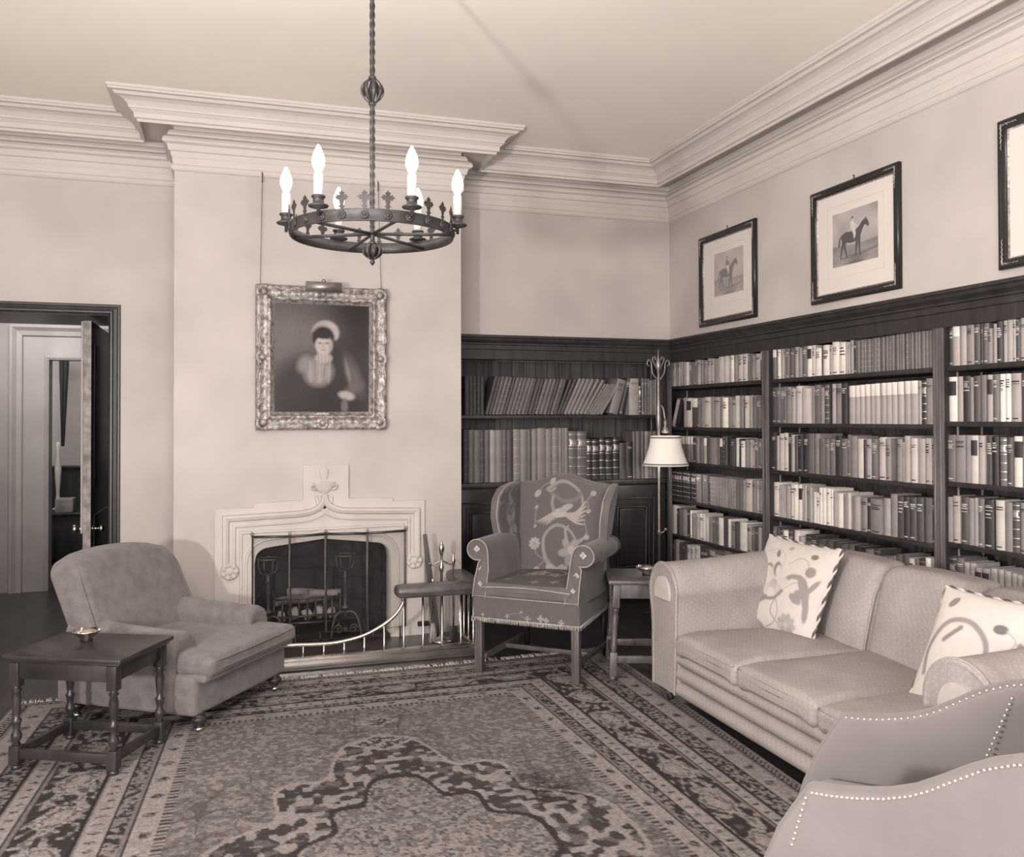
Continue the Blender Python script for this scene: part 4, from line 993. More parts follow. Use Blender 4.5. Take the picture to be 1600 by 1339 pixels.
# ================================================================== joint stool table by the sofa, with bowl
t = thing('joint_stool', 'small oak joint stool used as a table between the wing chair and the sofa', 'stool', (.728, -1.27, .009), math.radians(-21))
b = MB(); b.box(-.165, .165, -.215, .215, .545, .568, bev=.006); obj('stool_top', b, M['woodmid'], t)
def sk(x, y, z): k_ = 1+.30*(1-z/.545)*1.0; return (x*k_*.80, y*k_*.80, z)
for y in (-.165, .165): b = MB(); b.box(-.10, .10, y-.012, y+.012, .46, .545, bev=.003); obj('apron', b, M['woodmid'], t)
for x in (-.115, .115): b = MB(); b.box(x-.012, x+.012, -.15, .15, .46, .545, bev=.003); obj('apron', b, M['woodmid'], t)
for sx in (-1, 1):
    for sy in (-1, 1):
        b = MB(); top = Vector((sx*.115, sy*.165, .545)); bot = Vector((sx*.145, sy*.205, 0)); d = (top-bot)
        Z = d.normalized(); X = Vector((1, 0, 0)); X = (X-Z*X.dot(Z)).normalized(); Y = Z.cross(X)
        T_ = Matrix(((X.x, Y.x, Z.x, bot.x), (X.y, Y.y, Z.y, bot.y), (X.z, Y.z, Z.z, bot.z), (0, 0, 0, 1)))
        b.box(-.021, .021, -.021, .021, .03, .16, 0, T_, .003); b.lathe([(.012, .0), (.02, .012), (.02, .03)], 12, 0, T_)
        b.lathe([(.02, .16), (.014, .17), (.020, .18), (.016, .20), (.018, .30), (.021, .36), (.015, .385), (.022, .395), (.016, .41)], 14, 0, T_)
        b.box(-.021, .021, -.021, .021, .41, .552, 0, T_, .003); obj('leg', b, M['woodmid'], t)
for y in (-.195, .195): b = MB(); b.box(-.125, .125, y-.011, y+.011, .10, .14, bev=.003); obj('stretcher', b, M['woodmid'], t)
for x in (-.138, .138): b = MB(); b.box(x-.011, x+.011, -.18, .18, .10, .14, bev=.003); obj('stretcher', b, M['woodmid'], t)
dish('silver_bowl', 'small round silver bowl on the oak stool beside the sofa', 'bowl', (.79, -1.32, .5806), .07)

# ================================================================== sofa
so = thing('sofa', 'long damask three-seat sofa with scrolled arms along the right bookcase', 'sofa', (1.08, -2.83, .009), -PI/2)
M['sofa_disc'] = mat('arm_front_panel', .43, .85, .08, 20, .08, 300)
b = MB(); b.rcube((0, .01, .178), 1.05, .425, .115, .03, 3); ba = obj('base', b, M['sofa'], so)
b = MB()
for z, r in ((.105, .042), (.185, .040), (.262, .040)):
    P = [[(x, -.412-r*1.25*math.sin(PI*k/10), z-r*math.cos(PI*k/10)) for k in range(11)] for x in np.linspace(-.86, .86, 30)]
    b.grid(P)
obj('front_roll', b, M['sofa'], ba, label='three padded horizontal rolls across the front')
def sarm(s):
    pf = [(.86, .075), (.845, .40), (.838, .58)]
    for k in range(17): a = PI-PI*k/16; pf.append((.985+.150*math.cos(a), .585+.150*math.sin(a)))
    pf += [(1.13, .54), (1.112, .48), (1.105, .40), (1.105, .075)]
    n = len(pf); P = []
    for y, k_, dz in [(-.462, .93, 0), (-.472, .975, 0), (-.462, 1, 0), (-.40, 1, 0), (-.2, 1, .006), (0, 1, .018), (.2, 1, .03), (.36, 1, .035), (.44, .98, .03), (.455, .9, .02)]:
        P.append([(s*((x-.975)*k_+.975), y, (z-.4)*(k_ if z > .4 else 1)+.4+dz*max(0, (z-.3)/.4)) for x, z in pf])
    b = MB(); b.grid(P); b.add(P[0], [tuple(range(n))]); b.add(P[-1], [tuple(range(n))]); return b, P
for s in (-1, 1):
    b, P = sarm(s); o = obj('arm', b, M['sofa'], so)
    b = MB(); b.tube([(p[0], p[1], p[2]) for p in P[2]], .005, 6); obj('piping', b, M['sofa'], o)
    b = MB(); pts = [(s*(.985+.080*math.cos(a)), .575+.088*math.sin(a)) for a in np.linspace(-.35, PI+.35, 20)]
    b.prism(pts, -.475, -.458, 'xz'); obj('front_disc', b, M['sofa_disc'], o, label='plain paler half-round panel on the arm front')
for k in range(3):
    x0 = -.845+k*.5635; x1 = x0+.5635; xc = (x0+x1)/2
    def sb(x, y, z, xc=xc):
        u = x/.28; v = (z+.26)/.52
        yy = .285+.13*v+y-(.040*math.cos(u*PI/2.2)*math.sin(PI*min(1, v*1.05)) if y < 0 else 0)
        if v > .75 and y > 0: yy += .03*(v-.75)/.25
        return (xc+x, yy, .27+.515*v+.012*math.cos(u*1.4)*v)
    b = MB(); b.rcube((0, 0, 0), .2815, .095, .26, .065, 7, 0, sb); o = obj('back_pad', b, M['sofa'], so)
    if k < 2:
        for q in (-.012, .012): b = MB(); b.tube([sb(.2815+q, -.075+.03*max(0, (z-.12)/.1), z) for z in np.linspace(-.2, .19, 14)], .006, 6); obj('seam_welt', b, M['sofa'], o)
    def ss(x, y, z, k=k):
        u = x/.28; v = y/.36
        return (xc+x*(1-.005*(v+1)), y, z+.030*(1-u*u)*(1-v*v)*(z > 0)+.006*math.sin(9*x+7*y+k)*(z > 0)-(.012*(abs(u) > .86 and v < -.85)))
    b = MB(); b.rcube((0, -.115, .342), .2795, .365, .054, .036, 8, 0, ss); o = obj('seat_cushion', b, M['sofa'], so)
    for dz in (.028, -.030): b = MB(); b.tube([(xc+x, -.475+.006*(abs(x)/.27)**6, .342+dz) for x in np.linspace(-.262, .262, 14)], .005, 6); obj('piping', b, M['sofa'], o)
for x in (-1.02, 1.02):
    for y in (-.41, .38):
        b = MB(); b.tube([(x, y, .075), (x, y, .045)], .008, 8); b.box(x-.012, x+.012, y-.012, y+.012, .03, .048, bev=.003); lo = obj('leg', b, M['brass'], so)
        b = MB(); b.lathe([(.010, -.009), (.020, -.009), (.021, 0), (.020, .009), (.010, .009)], 16, 0, Matrix.Translation((x, y, .0215)) @ Matrix.Rotation(PI/2, 4, 'X')); obj('castor_wheel', b, M['bronze'], lo)

def scatter_cushion(label, cen, ex, ez, hw, hh, paintf, seed, cordm):
    """square cushion: ex = unit along width, ez = unit up the face"""
    ex = Vector(ex).normalized(); ez = Vector(ez); ez = (ez-ex*ez.dot(ex)).normalized(); ey = ez.cross(ex).normalized()
    F = Matrix(((ex.x, ey.x, ez.x, cen[0]), (ex.y, ey.y, ez.y, cen[1]), (ex.z, ey.z, ez.z, cen[2]), (0, 0, 0, 1)))
    t = thing('cushion', label, 'cushion', (0, 0, 0), 0, 'patterned cushions on the sofa'); t.matrix_world = F
    n = 130; a_ = np.linspace(-1, 1, n); U, V = np.meshgrid(a_, a_, indexing='ij')
    th = .072*np.clip((1-np.abs(U)**2.6), 0, 1)**.55*np.clip((1-np.abs(V)**2.6), 0, 1)**.55+.004
    pin = 1-.05*(1-np.abs(V)**2)*np.abs(U)**3; pin2 = 1-.05*(1-np.abs(U)**2)*np.abs(V)**3
    X = U*hw*pin; Z = V*hh*pin2; wr = .0025*np.sin(U*9+V*5)*np.abs(U*V)
    T = paintf(U, V)
    painted('front_face', np.stack([X, -th-wr, Z], -1), T, M['cushion'], t, 'pale face printed with flowers')
    k = slice(None, None, 5); b = MB(); P = np.stack([X, th, Z], -1)[k, k]
    if P.shape[0]*5-4 != n: pass
    idx = list(range(0, n, 6)); idx[-1] = n-1
    b.grid([[tuple(np.stack([X, th, Z], -1)[i, j]) for j in idx] for i in idx]); obj('back_face', b, M['grey_linen'], t)
    edge = [(i, 0) for i in range(0, n, 3)]+[(n-1, j) for j in range(0, n, 3)]+[(i, n-1) for i in range(n-1, 0, -3)]+[(0, j) for j in range(n-1, 0, -3)]
    b = MB(); pts = [(X[i, j], 0, Z[i, j]) for i, j in edge]
    for q in (0, 1):
        b.tube([(p[0]+.004*math.cos(i*.9+q*PI), .005*math.sin(i*.9+q*PI), p[2]+.004*math.cos(i*.9+q*PI)) for i, p in enumerate(pts)], .006, 6, q, closed=True)
    obj('cord_edge', b, [M['cushion_cord_l'], M['cushion_cord_d']], t, label='twisted two-tone cord edge')
    return t
M['cushion_cord_l'] = mat('cord_light', .55, .8, .1, 30); M['cushion_cord_d'] = mat('cord_dark', .09, .8, .2, 30)
def paint1(U, V):
    T = np.full(U.shape, .54)
    for pts, w, v in [([(-.62, .62), (-.35, .72), (-.1, .62), (-.02, .35)], .010, .42), ([(.1, .45), (.3, .62), (.5, .60), (.62, .42)], .012, .38), ([(-.62, .2), (-.42, .36), (-.22, .22), (-.3, .06)], .03, .25),
                      ([(-.75, -.62), (-.55, -.62), (-.38, -.42), (-.2, -.3)], .05, .22), ([(.1, .05), (.28, .22), (.55, .22), (.7, .05)], .05, .26), ([(.05, -.25), (.0, -.55), (.25, -.75), (.4, -.80)], .015, .30), ([(.05, -.25), (.18, -.5), (.12, -.75), (-.1, -.9)], .013, .33), ([(.2, -.05), (.4, .12), (.55, .12)], .012, .40)]:
        T = lay(T, m_line(U, V, cr(pts, 8), w), v)
    T = flower(T, U, V, -.12, .0, .34, 7, .50, .40, .3); T = lay(T, m_line(U, V, cr([(-.4, -.2), (-.25, -.32), (0, -.28), (.16, -.1)], 6), .035), .24)
    T = lay(T, m_ell(U, V, -.15, .30, .10, .16, .4), .22); T = lay(T, m_ell(U, V, -.1, .26, .07, .13, .4), .52); T = lay(T, m_ell(U, V, -.46, .0, .06, .18, .2), .28)
    for cx, cy, rx, ry, ro in [(.62, .08, .09, .26, .7), (.72, -.1, .07, .25, .3), (.58, -.08, .12, .10, 0), (.80, .12, .05, .2, -.5), (.52, -.18, .08, .16, 1.2), (.8, -.35, .06, .22, .1)]: T = lay(T, m_ell(U, V, cx, cy, rx, ry, ro), .27)
    T = lay(T, m_ell(U, V, .66, .40, .11, .11), .25); T = lay(T, m_ell(U, V, .6, .72, .08, .06), .18); T = lay(T, m_ell(U, V, -.3, .62, .05, .09, .6), .2); T = lay(T, m_ell(U, V, -.05, .8, .07, .05), .35)
    T = flower(T, U, V, .45, -.72, .22, 9, .36, .42); T = lay(T, m_ell(U, V, -.32, -.88, .17, .07, -.3), .32)
    return T
def paint2(U, V):
    T = np.full(U.shape, .54)
    T = lay(T, m_line(U, V, cr([(-.75, -.55), (-.80, -.1), (-.55, .35), (-.15, .42), (.2, .15), (.25, -.25), (.05, -.6)], 8), .045), .26)
    T = lay(T, m_line(U, V, [(-.52, .05), (-.28, .30)], .04), .22); T = lay(T, m_ell(U, V, -.62, .72, .07, .12, -.6), .22)
    T = lay(T, m_ell(U, V, .35, .42, .12, .08), .16); T = lay(T, m_line(U, V, cr([(.45, .42), (.62, .28), (.5, .05), (.3, .0)], 6), .012), .38)
    for cx, cy in ((-.35, -.35), (-.22, -.45), (-.45, -.5)): T = lay(T, m_ell(U, V, cx, cy, .2, .10, .4), .22)
    T = flower(T, U, V, .78, .1, .2, 6, .25, .3); T = flower(T, U, V, .5, -.6, .25, 7, .34, .4)
    return T
scatter_cushion('upright pale flower-printed cushion on the sofa with a dark twisted cord edge, nearer the lamp', (1.215, -2.09, .612), (.03, -1, -.01), (.38, .08, .92), .292, .258, paint1, 1, 0)
scatter_cushion('pale flower-printed cushion tucked behind the near scrolled arm at the right edge', (1.12, -3.42, .610), (.10, -1, .0), (.45, 0, .89), .245, .235, paint2, 2, 0)

# ================================================================== studded chair in the right foreground
fc = thing('tub_chair', 'plain linen tub chair with brass nail edging, right foreground, seen from outside', 'chair', (-.021, -4.025, .009), math.radians(-136.2))
ztop = frame_fn([(-.12, .615), (0, .618), (.10, .628), (.21, .654), (.30, .702), (.38, .748), (.46, .775), (.60, .79)])
ztop = lerp([(-.12, .618), (0, .620), (.05, .622), (.10, .628), (.16, .640), (.21, .656), (.25, .676), (.29, .702), (.36, .745), (.42, .768), (.50, .782), (.60, .79)])
sfr = lerp([(.10, -.20), (.30, -.155), (.40, -.125), (.50, -.085), (.55, -.055), (.60, -.022), (.64, 0), (.8, 0)])
def farm(s, front):
    def f(a, b_, c_):
        u = b_+.5; v = c_+.5
        y = u*.50
        z = .12+(ztop(y)-.12)*v
        y = sfr(z)*(1-u)+y
        return (s*(.285+.02*u+a), y, z)
    return f
for s in (-1, 1):
    b = MB(); b.rcube((0, 0, 0), .034, .5, .5, .03, 9, 0, farm(s, 0)); obj('arm', b, M['grey_linen'], fc)
def fback(x, y, z):
    u = x/.34; v = z+.5; return (x, .50+y-.04*u*u+.06*v, .12+(.672+.02*math.cos(u*1.5))*v)
b = MB(); b.rcube((0, 0, 0), .345, .05, .5, .04, 6, 0, fback); obj('backrest', b, M['grey_linen'], fc)
b = MB(); b.rcube((0, .21, .23), .265, .275, .10, .02, 3); obj('seat_base', b, M['grey_linen'], fc)
b = MB(); b.rcube((0, .18, .385), .248, .255, .055, .04, 5, 0, lambda x, y, z: (x, y, z+.02*(1-(x/.25)**2)*(1-(y/.26)**2)*(z > 0))); obj('seat_cushion', b, M['grey_linen'], fc)
for x in (-.25, .25):
    for y in (-.04, .48):
        b = MB(); b.lathe([(.014, 0), (.018, .06), (.024, .13)], 10, 0, Matrix.Translation((x, y, 0))); obj('leg', b, M['wood'], fc)
b = MB(); b.ball((0, 0, 0), .0046, 6, 0, (1, 1, .8)); nailme = b.mesh('nail', [M['nail']])
def nails(pts):
    for p in pts:
        o = bpy.data.objects.new('nail', nailme); COL.objects.link(o); o.parent = fc; o.location = p
nails([(.285+.02*min(1, y/.5)+.034, y, ztop(y)-.011) for y in np.arange(.002, .47, .0112)])
nails([(-(.285+.02*min(1, y/.5))+.030, y, ztop(y)-.006) for y in np.arange(.002, .47, .0165)])
nails([(.321, -.012-.004*k, .595-k*.0145) for k in range(9)])
nails([(-.262+.004*k, .425-.006*k, .73-k*.015) for k in range(17)])

# ================================================================== standard lamp in the corner
fl = thing('floor_lamp', 'tall slender standard lamp with lit pale bell shade in the corner by the sofa', 'floor lamp', (1.60, .106, 0))
b = MB(); b.lathe([(.13, 0), (.13, .012), (.10, .022), (.04, .035), (.02, .06), (.012, .08)], 24); obj('base', b, M['bronze'], fl)
M['lampmetal'] = mat('lamp_rod', .30, .4, .2, 20, metal=.7)
b = MB(); b.lathe([(.009, .07), (.009, .60), (.016, .61), (.016, .635), (.009, .645), (.009, 1.40), (.016, 1.42), (.022, 1.50), (.014, 1.62), (.009, 1.70), (.009, 1.86), (.02, 1.885), (.024, 1.92), (.012, 1.96), (.004, 1.985), (.004, 2.03), (0, 2.035)], 12); obj('rod', b, M['lampmetal'], fl)
b = MB()
for s in (-1, 1):
    b.tube(cr([(s*.012, 0, 1.80), (s*.05, 0, 1.85), (s*.062, 0, 1.93), (s*.085, 0, 1.95), (s*.095, 0, 1.915), (s*.075, 0, 1.905)], 5), .006, 6)
    b.tube(cr([(s*.01, 0, 1.88), (s*.035, 0, 1.92), (s*.05, 0, 1.96), (s*.03, 0, 1.975), (s*.022, 0, 1.95)], 5), .005, 6)
obj('scroll_finial', b, M['lampmetal'], fl)
b = MB(); b.tube([(.0, 0, .62), (.03, -.01, .62), (.045, -.012, .64)], .005, 6); b.ball((.048, -.013, .642), .012, 6); obj('thumb_screw', b, M['lampmetal'], fl)
b = MB(); b.tube(cr([(.01, 0, 1.60), (.035, -.006, 1.58), (.05, -.012, 1.48), (.05, -.014, 1.40)], 5), .008, 8); b.lathe([(.010, 1.385), (.03, 1.395), (.028, 1.41), (.012, 1.44), (.016, 1.47), (.006, 1.50)], 12, 0, Matrix.Translation((.05, -.014, 0))); obj('shade_arm', b, M['lampmetal'], fl)
sh = bpy.data.materials.new('lit_silk_shade'); sh.use_nodes = True; nt = sh.node_tree; pb = nt.nodes['Principled BSDF']; pb.inputs['Base Color'].default_value = S(.80); pb.inputs['Roughness'].default_value = .8
pb.inputs['Emission Color'].default_value = (1, .93, .87, 1); pb.inputs['Emission Strength'].default_value = .16
b = MB(); T_ = Matrix.Translation((.05, -.014, 0)); pf = [(.178, 1.135), (.160, 1.175), (.142, 1.225), (.127, 1.275), (.118, 1.32), (.114, 1.365)]
b.lathe_open = None
P = [[(r*math.cos(2*PI*k/40), r*math.sin(2*PI*k/40), z) for k in range(40)] for r, z in pf+[(r-.003, z) for r, z in reversed(pf)]]
b.grid(P, cu=True, cv=True, M=T_); shd = obj('shade', b, sh, fl)
for z, r in ((1.352, .117), (1.150, .173)):
    b = MB(); b.tube([((r+.004*(k % 2))*math.cos(2*PI*k/72)+.05, (r+.004*(k % 2))*math.sin(2*PI*k/72)-.014, z) for k in range(72)], .0045, 5, closed=True); obj('braid_trim', b, M['wing_fabric'], shd, label='dark zigzag braid on the shade')
b = MB(); b.lathe([(.012, 1.20), (.014, 1.215), (.028, 1.25), (.02, 1.28), (0, 1.29)], 14, 0, T_ @ Matrix.Translation((0, 0, 0))); obj('bulb', b, M['bulb'], fl)
lamp('floor_lamp_light', 'POINT', (1.65, .092, 1.17), 4, .03)
# ================================================================== rug
def vnoise(x, y, seed=0):
    rs = np.random.RandomState(seed); G = rs.rand(256, 256)
    xi = np.floor(x).astype(int); yi = np.floor(y).astype(int); fx = x-xi; fy = y-yi; fx = fx*fx*(3-2*fx); fy = fy*fy*(3-2*fy)
    g = lambda a, b: G[a % 256, b % 256]
    return (g(xi, yi)*(1-fx)+g(xi+1, yi)*fx)*(1-fy)+(g(xi, yi+1)*(1-fx)+g(xi+1, yi+1)*fx)*fy
nu, nv = 470, 500
WX = 3.24; a_ = np.linspace(0, WX, nu); VL = 4.3; v_ = np.linspace(0, VL, nv)
A, Vv = np.meshgrid(a_, v_, indexing='ij')
yb = -.800+.035*np.maximum(0, (A-2.2))
Y = yb-Vv
def edge(y0v, y1v): return lambda y: y0v+(y1v-y0v)*(-.75-y)/2.35
e1, e2, e3, e4 = edge(-2.62, -2.73)(Y), edge(-1.64, -1.80)(Y), edge(-.15, -.07)(Y), edge(.765, .655)(Y)
X = np.where(A < .82, e1+(e2-e1)*A/.82, np.where(A > WX-.82, e3+(e4-e3)*(A-(WX-.82))/.82, e2+(e3-e2)*(A-.82)/(WX-1.64)))
Dx = np.minimum(A, WX-A); Dv = np.minimum(Vv, VL-Vv)*.82/.66
side = Dx < Dv; D = np.where(side, Dx, Dv); S_ = np.where(side, Vv, A)      # distance from edge, run along border
Lt, Md, Dk, Fd = .29, .155, .045, .185
T = np.full(A.shape, Fd)
def band(lo, hi, val): 
    global T
    T = np.where((D >= lo) & (D < hi), val, T)
n1 = vnoise(A*34, Vv*34, 1); n2 = vnoise(A*80, Vv*80, 2); n3 = vnoise(A*14, Vv*14, 3)
band(0, .02, Lt*.9)
zig = ((S_*34+np.abs(((D-.02)*27) % 2-1)*1.2) % 1) > .45
band(.02, .056, np.where(zig, Lt, Dk))
motif = lambda c0, hw, per: (((S_ % per)-per/2)/(per*.16))**2+((D-c0)/(hw*.30))**2+1.6*(n2-.5) < .75
def lightband(lo, hi, per):
    c0 = (lo+hi)/2; m = motif(c0, hi-lo, per); band(lo, hi, np.where(m, np.where(n2 > .5, Dk, Md), Lt*(.92+.16*n1)))
lightband(.074, .168, .17); lightband(.28, .336, .07); lightband(.56, .632, .07); lightband(.709, .784, .17)
for lo, hi in ((.177, .261), (.640, .690)):
    band(lo, hi, np.where(n2 > .56, Lt*.8, np.where(n2 < .42, Dk, Md)))
band(.784, .822, np.where(((S_*34) % 1) > .45, Lt*.9, Dk*1.3))
lf = vnoise(S_*30+4*vnoise(S_*9, D*14, 31), D*46, 32); lf2 = vnoise(S_*64, D*80, 33)
mainv = np.where(lf > .60, Lt*.95, np.where(lf > .50, Md*.7, Dk)); mainv = np.where((lf > .70) & (lf2 > .55), Md, mainv)
pp = (((S_ % .34)-.17)/.105)**2+((D-.448-.018*np.sin(S_*18))/.062)**2+.55*(lf2-.5); mainv = np.where(pp < 1, np.where(np.abs(np.sqrt(np.abs(pp))-.72) < .10, Md*.8, Lt*(.8+.4*lf2)), mainv)
band(.354, .541, mainv)
for c0 in (.058, .066, .171, .264, .272, .341, .349, .545, .554, .636, .694, .702):
    band(c0-.0028, c0+.0028, Dk*.7)
inn = D >= .822
f1 = vnoise(A*55, Vv*55, 41); f2 = vnoise(A*120, Vv*120, 42)
fld = Fd*(.92+.30*(f2-.5)); fld = np.where(f1 > .66, Lt*.8, fld); fld = np.where(f1 < .30, Md*.8, fld)
vin = np.abs(np.sin(A*19+3.5*vnoise(A*5, Vv*5, 7))*np.sin(Vv*19+3.5*vnoise(A*5, Vv*5, 8)))
fld = np.where((vin < .045), Md*.7, fld); fld = np.where((vin > .86) & (f1 > .40), Lt*.85, fld)
T = np.where(inn, fld, T)
cx, cy = -.90, -3.02; p = (X-cx)/.66; q = (Y-cy)/.98; th = np.arctan2(q, p); rr = np.hypot(p, q)
ogee = 1+.13*np.cos(4*th)+.07*np.cos(8*th)-.05*np.cos(12*th)
flo = np.where(vnoise(A*30, Vv*30, 11) > .60, Lt*.95, np.where(n1 > .62, Md*.8, Dk*1.3))
T = np.where(inn & (rr < ogee), flo, T)
T = np.where(inn & (np.abs(rr-ogee) < .016), Lt, T)
in2 = rr < ogee*.60; T = np.where(inn & in2, np.where(f1 > .60, Md, np.where(n2 < .34, Dk*2, Lt*.85)), T)
T = np.where(inn & (np.abs(rr-ogee*.60) < .02), Dk, T)
for mx, my, r in ((-.88, -1.94, .10), (-.87, -1.66, .07)):
    d = np.abs(X-mx)/(r*1.5)+np.abs(Y-my)/r; T = np.where(inn & (d < 1), np.where(n2 > .55, Lt, Dk*1.4), T); T = np.where(inn & (np.abs(d-1) < .12), Lt, T)
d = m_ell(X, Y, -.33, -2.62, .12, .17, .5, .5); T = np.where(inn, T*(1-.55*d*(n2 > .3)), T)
for sx in (-1, 1):        # corner pieces of the field
    ex = np.where(sx < 0, A-.82, (WX-.82)-A); d = np.hypot(ex/.55, (Vv-.66)/.75); T = np.where(inn & (d < 1+.1*np.cos(9*np.arctan2(Vv-.66, ex))), np.where(f1 > .58, Lt*.85, np.where(n2 > .6, Md, Fd*.85)), T)
T = T*(.93+.14*vnoise(A*3, Vv*3, 21))
T = np.clip(T, .02, .5)
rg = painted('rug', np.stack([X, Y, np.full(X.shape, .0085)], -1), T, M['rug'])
tag(rg, 'large oriental rug with broad patterned border covering the floor', 'rug')
b = MB(); ring = [(X[i, 0], Y[i, 0]) for i in range(0, nu, 20)]+[(X[-1, j], Y[-1, j]) for j in range(0, nv, 20)]+[(X[i, -1], Y[i, -1]) for i in range(nu-1, -1, -20)]+[(X[0, j], Y[0, j]) for j in range(nv-1, 0, -20)]
b.add([(x, y, .0) for x, y in ring]+[(x, y, .0084) for x, y in ring], [(i, (i+1) % len(ring), len(ring)+(i+1) % len(ring), len(ring)+i) for i in range(len(ring))]); obj('edge_binding', b, M['fringe'], rg)
b = MB(); rn = random.Random(3)
for k in range(620):
    i = rn.uniform(0, nu-1.01); ii = int(i); x = X[ii, 0]+(X[ii+1, 0]-X[ii, 0])*(i-ii); y = Y[ii, 0]; L_ = rn.uniform(.03, .075); dx = rn.uniform(-.02, .02)
    b.tube([(x, y-.004, .008), (x+dx*.4, y+L_*.5, .0105+rn.uniform(0, .006)), (x+dx, y+L_, .004)], [.0035, .003, .0018], 4)
fo = obj('fringe', b, M['fringe'], rg, recalc=False, label='pale fringe along the back edge'); fo['kind'] = 'stuff'

# ================================================================== chandelier
ch = thing('chandelier', 'round wrought iron ring chandelier with six lit candle bulbs', 'chandelier', (-1.03, -2.618, 2.22))
IR = M['bronze']
b = MB(); R0, R1 = .306, .311; zb, zt = -.022, .022
b.grid([[(r*math.cos(2*PI*k/72), r*math.sin(2*PI*k/72), z) for k in range(72)] for r, z in ((R0, zb), (R1, zb), (R1+.002, zb+.003), (R1, zb+.006), (R1, zt-.006), (R1+.002, zt-.003), (R1, zt), (R0, zt))], cu=True, cv=True)
obj('ring', b, IR, ch)
base_a = math.atan2(-6.011+2.618, -1.555+1.03)          # towards the camera
for k in range(6):
    a = base_a+math.radians(17+60*k); b = MB(); b.tube([(.012*math.cos(a), .012*math.sin(a), -.004), (.306*math.cos(a), .306*math.sin(a), -.012)], .0065, 6); obj('spoke', b, IR, ch)
def twist(z0, z1, r, turns, n=60):
    P = []
    for i in range(n+1):
        t_ = i/n; z = z0+(z1-z0)*t_; row = []
        for k in range(16):
            a = 2*PI*k/16; rad = r*(1+.30*math.cos(4*a)); ang = a+turns*2*PI*t_; row.append((rad*math.cos(ang), rad*math.sin(ang), z))
        P.append(row)
    return P
b = MB(); b.grid(twist(.02, .505, .0085, 3.5), cv=True); b.grid(twist(.60, 1.245, .0085, 4.5), cv=True); b.tube([(0, 0, -.05), (0, 0, .03)], .009, 8); obj('twisted_rod', b, IR, ch)
def cage(z0, z1, r, n):
    b = MB()
    for k in range(n):
        a = 2*PI*k/n; pts = []
        for i in range(11):
            u = i/10; rr_ = r*math.sin(PI*u)**.8+.004; pts.append((rr_*math.cos(a), rr_*math.sin(a), z0+(z1-z0)*u))
        ta = Vector((-math.sin(a), math.cos(a), 0))
        P = [[Vector(p)+ta*w+Vector((math.cos(a), math.sin(a), 0))*h for w, h in ((-.009*(.3+math.sin(PI*i/10)), 0), (0, .002), (.009*(.3+math.sin(PI*i/10)), 0), (0, -.002))] for i, p in enumerate(pts)]
        b.grid(P, cv=True)
    return b
b = cage(.50, .605, .040, 8); b.lathe([(.013, .495), (.016, .50), (.011, .512)], 12); b.lathe([(.011, .593), (.016, .603), (.011, .612)], 12); obj('cage_knop', b, IR, ch)
b = cage(-.105, -.04, .034, 8); b.lathe([(.0, -.128), (.007, -.12), (.010, -.112), (.006, -.104), (.012, -.10)], 12); b.lathe([(.012, -.046), (.016, -.04), (.010, -.03)], 12); b.ball((0, 0, -.073), .022, 8); obj('cage_finial', b, IR, ch)
b = MB(); b.lathe([(.0, 1.28), (.06, 1.28), (.055, 1.262), (.025, 1.25), (.012, 1.235), (0, 1.235)], 24); obj('ceiling_rose', b, IR, ch)
def cross_mesh():
    b = MB(); pts = []
    def lobe(cx, cy, d, r):   # three-pointed arm end
        dx, dy = d; px, py = -dy, dx
        return [(cx+px*.009-dx*.004, cy+py*.009-dy*.004), (cx+px*.017, cy+py*.017), (cx+px*.012+dx*.008, cy+py*.012+dy*.008), (cx+px*.007+dx*.008, cy+py*.007+dy*.008), (cx+dx*.020, cy+dy*.020), (cx-px*.007+dx*.008, cy-py*.007+dy*.008), (cx-px*.012+dx*.008, cy-py*.012+dy*.008), (cx-px*.017, cy-py*.017), (cx-px*.009-dx*.004, cy-py*.009-dy*.004)]
    s_ = .62; c0 = .058
    P = [(.008, 0), (.006, .018), (.013, .024), (.006, .030)]
    P = [(.0075, .0), (.005, .020), (.012, .026), (.005, .031)]
    def tr(l): return [(x*s_, c0+y*s_) for x, y in l]
    P += tr(list(reversed(lobe(.022, 0, (1, 0), 0)))[0:9])
    P += tr(list(reversed(lobe(0, .022, (0, 1), 0)))[0:9])
    P += tr(list(reversed(lobe(-.022, 0, (-1, 0), 0)))[0:9])
    P += [(-.005, .031), (-.012, .026), (-.005, .020), (-.0075, .0)]
    b.prism(P, -.0015, .0015, 'xz'); return b
cm = cross_mesh().mesh('cross_ornament', [IR])
b = MB(); b.lathe([(.015, 0), (.0155, .003), (.012, .006), (.009, .003), (.006, .004), (.004, .008), (0, .009)], 16)
for k in range(6): b.ball((.0095*math.cos(k*PI/3), .0095*math.sin(k*PI/3), .004), .0035, 4)
rm = b.mesh('rosette', [IR])
bulb_mesh = None
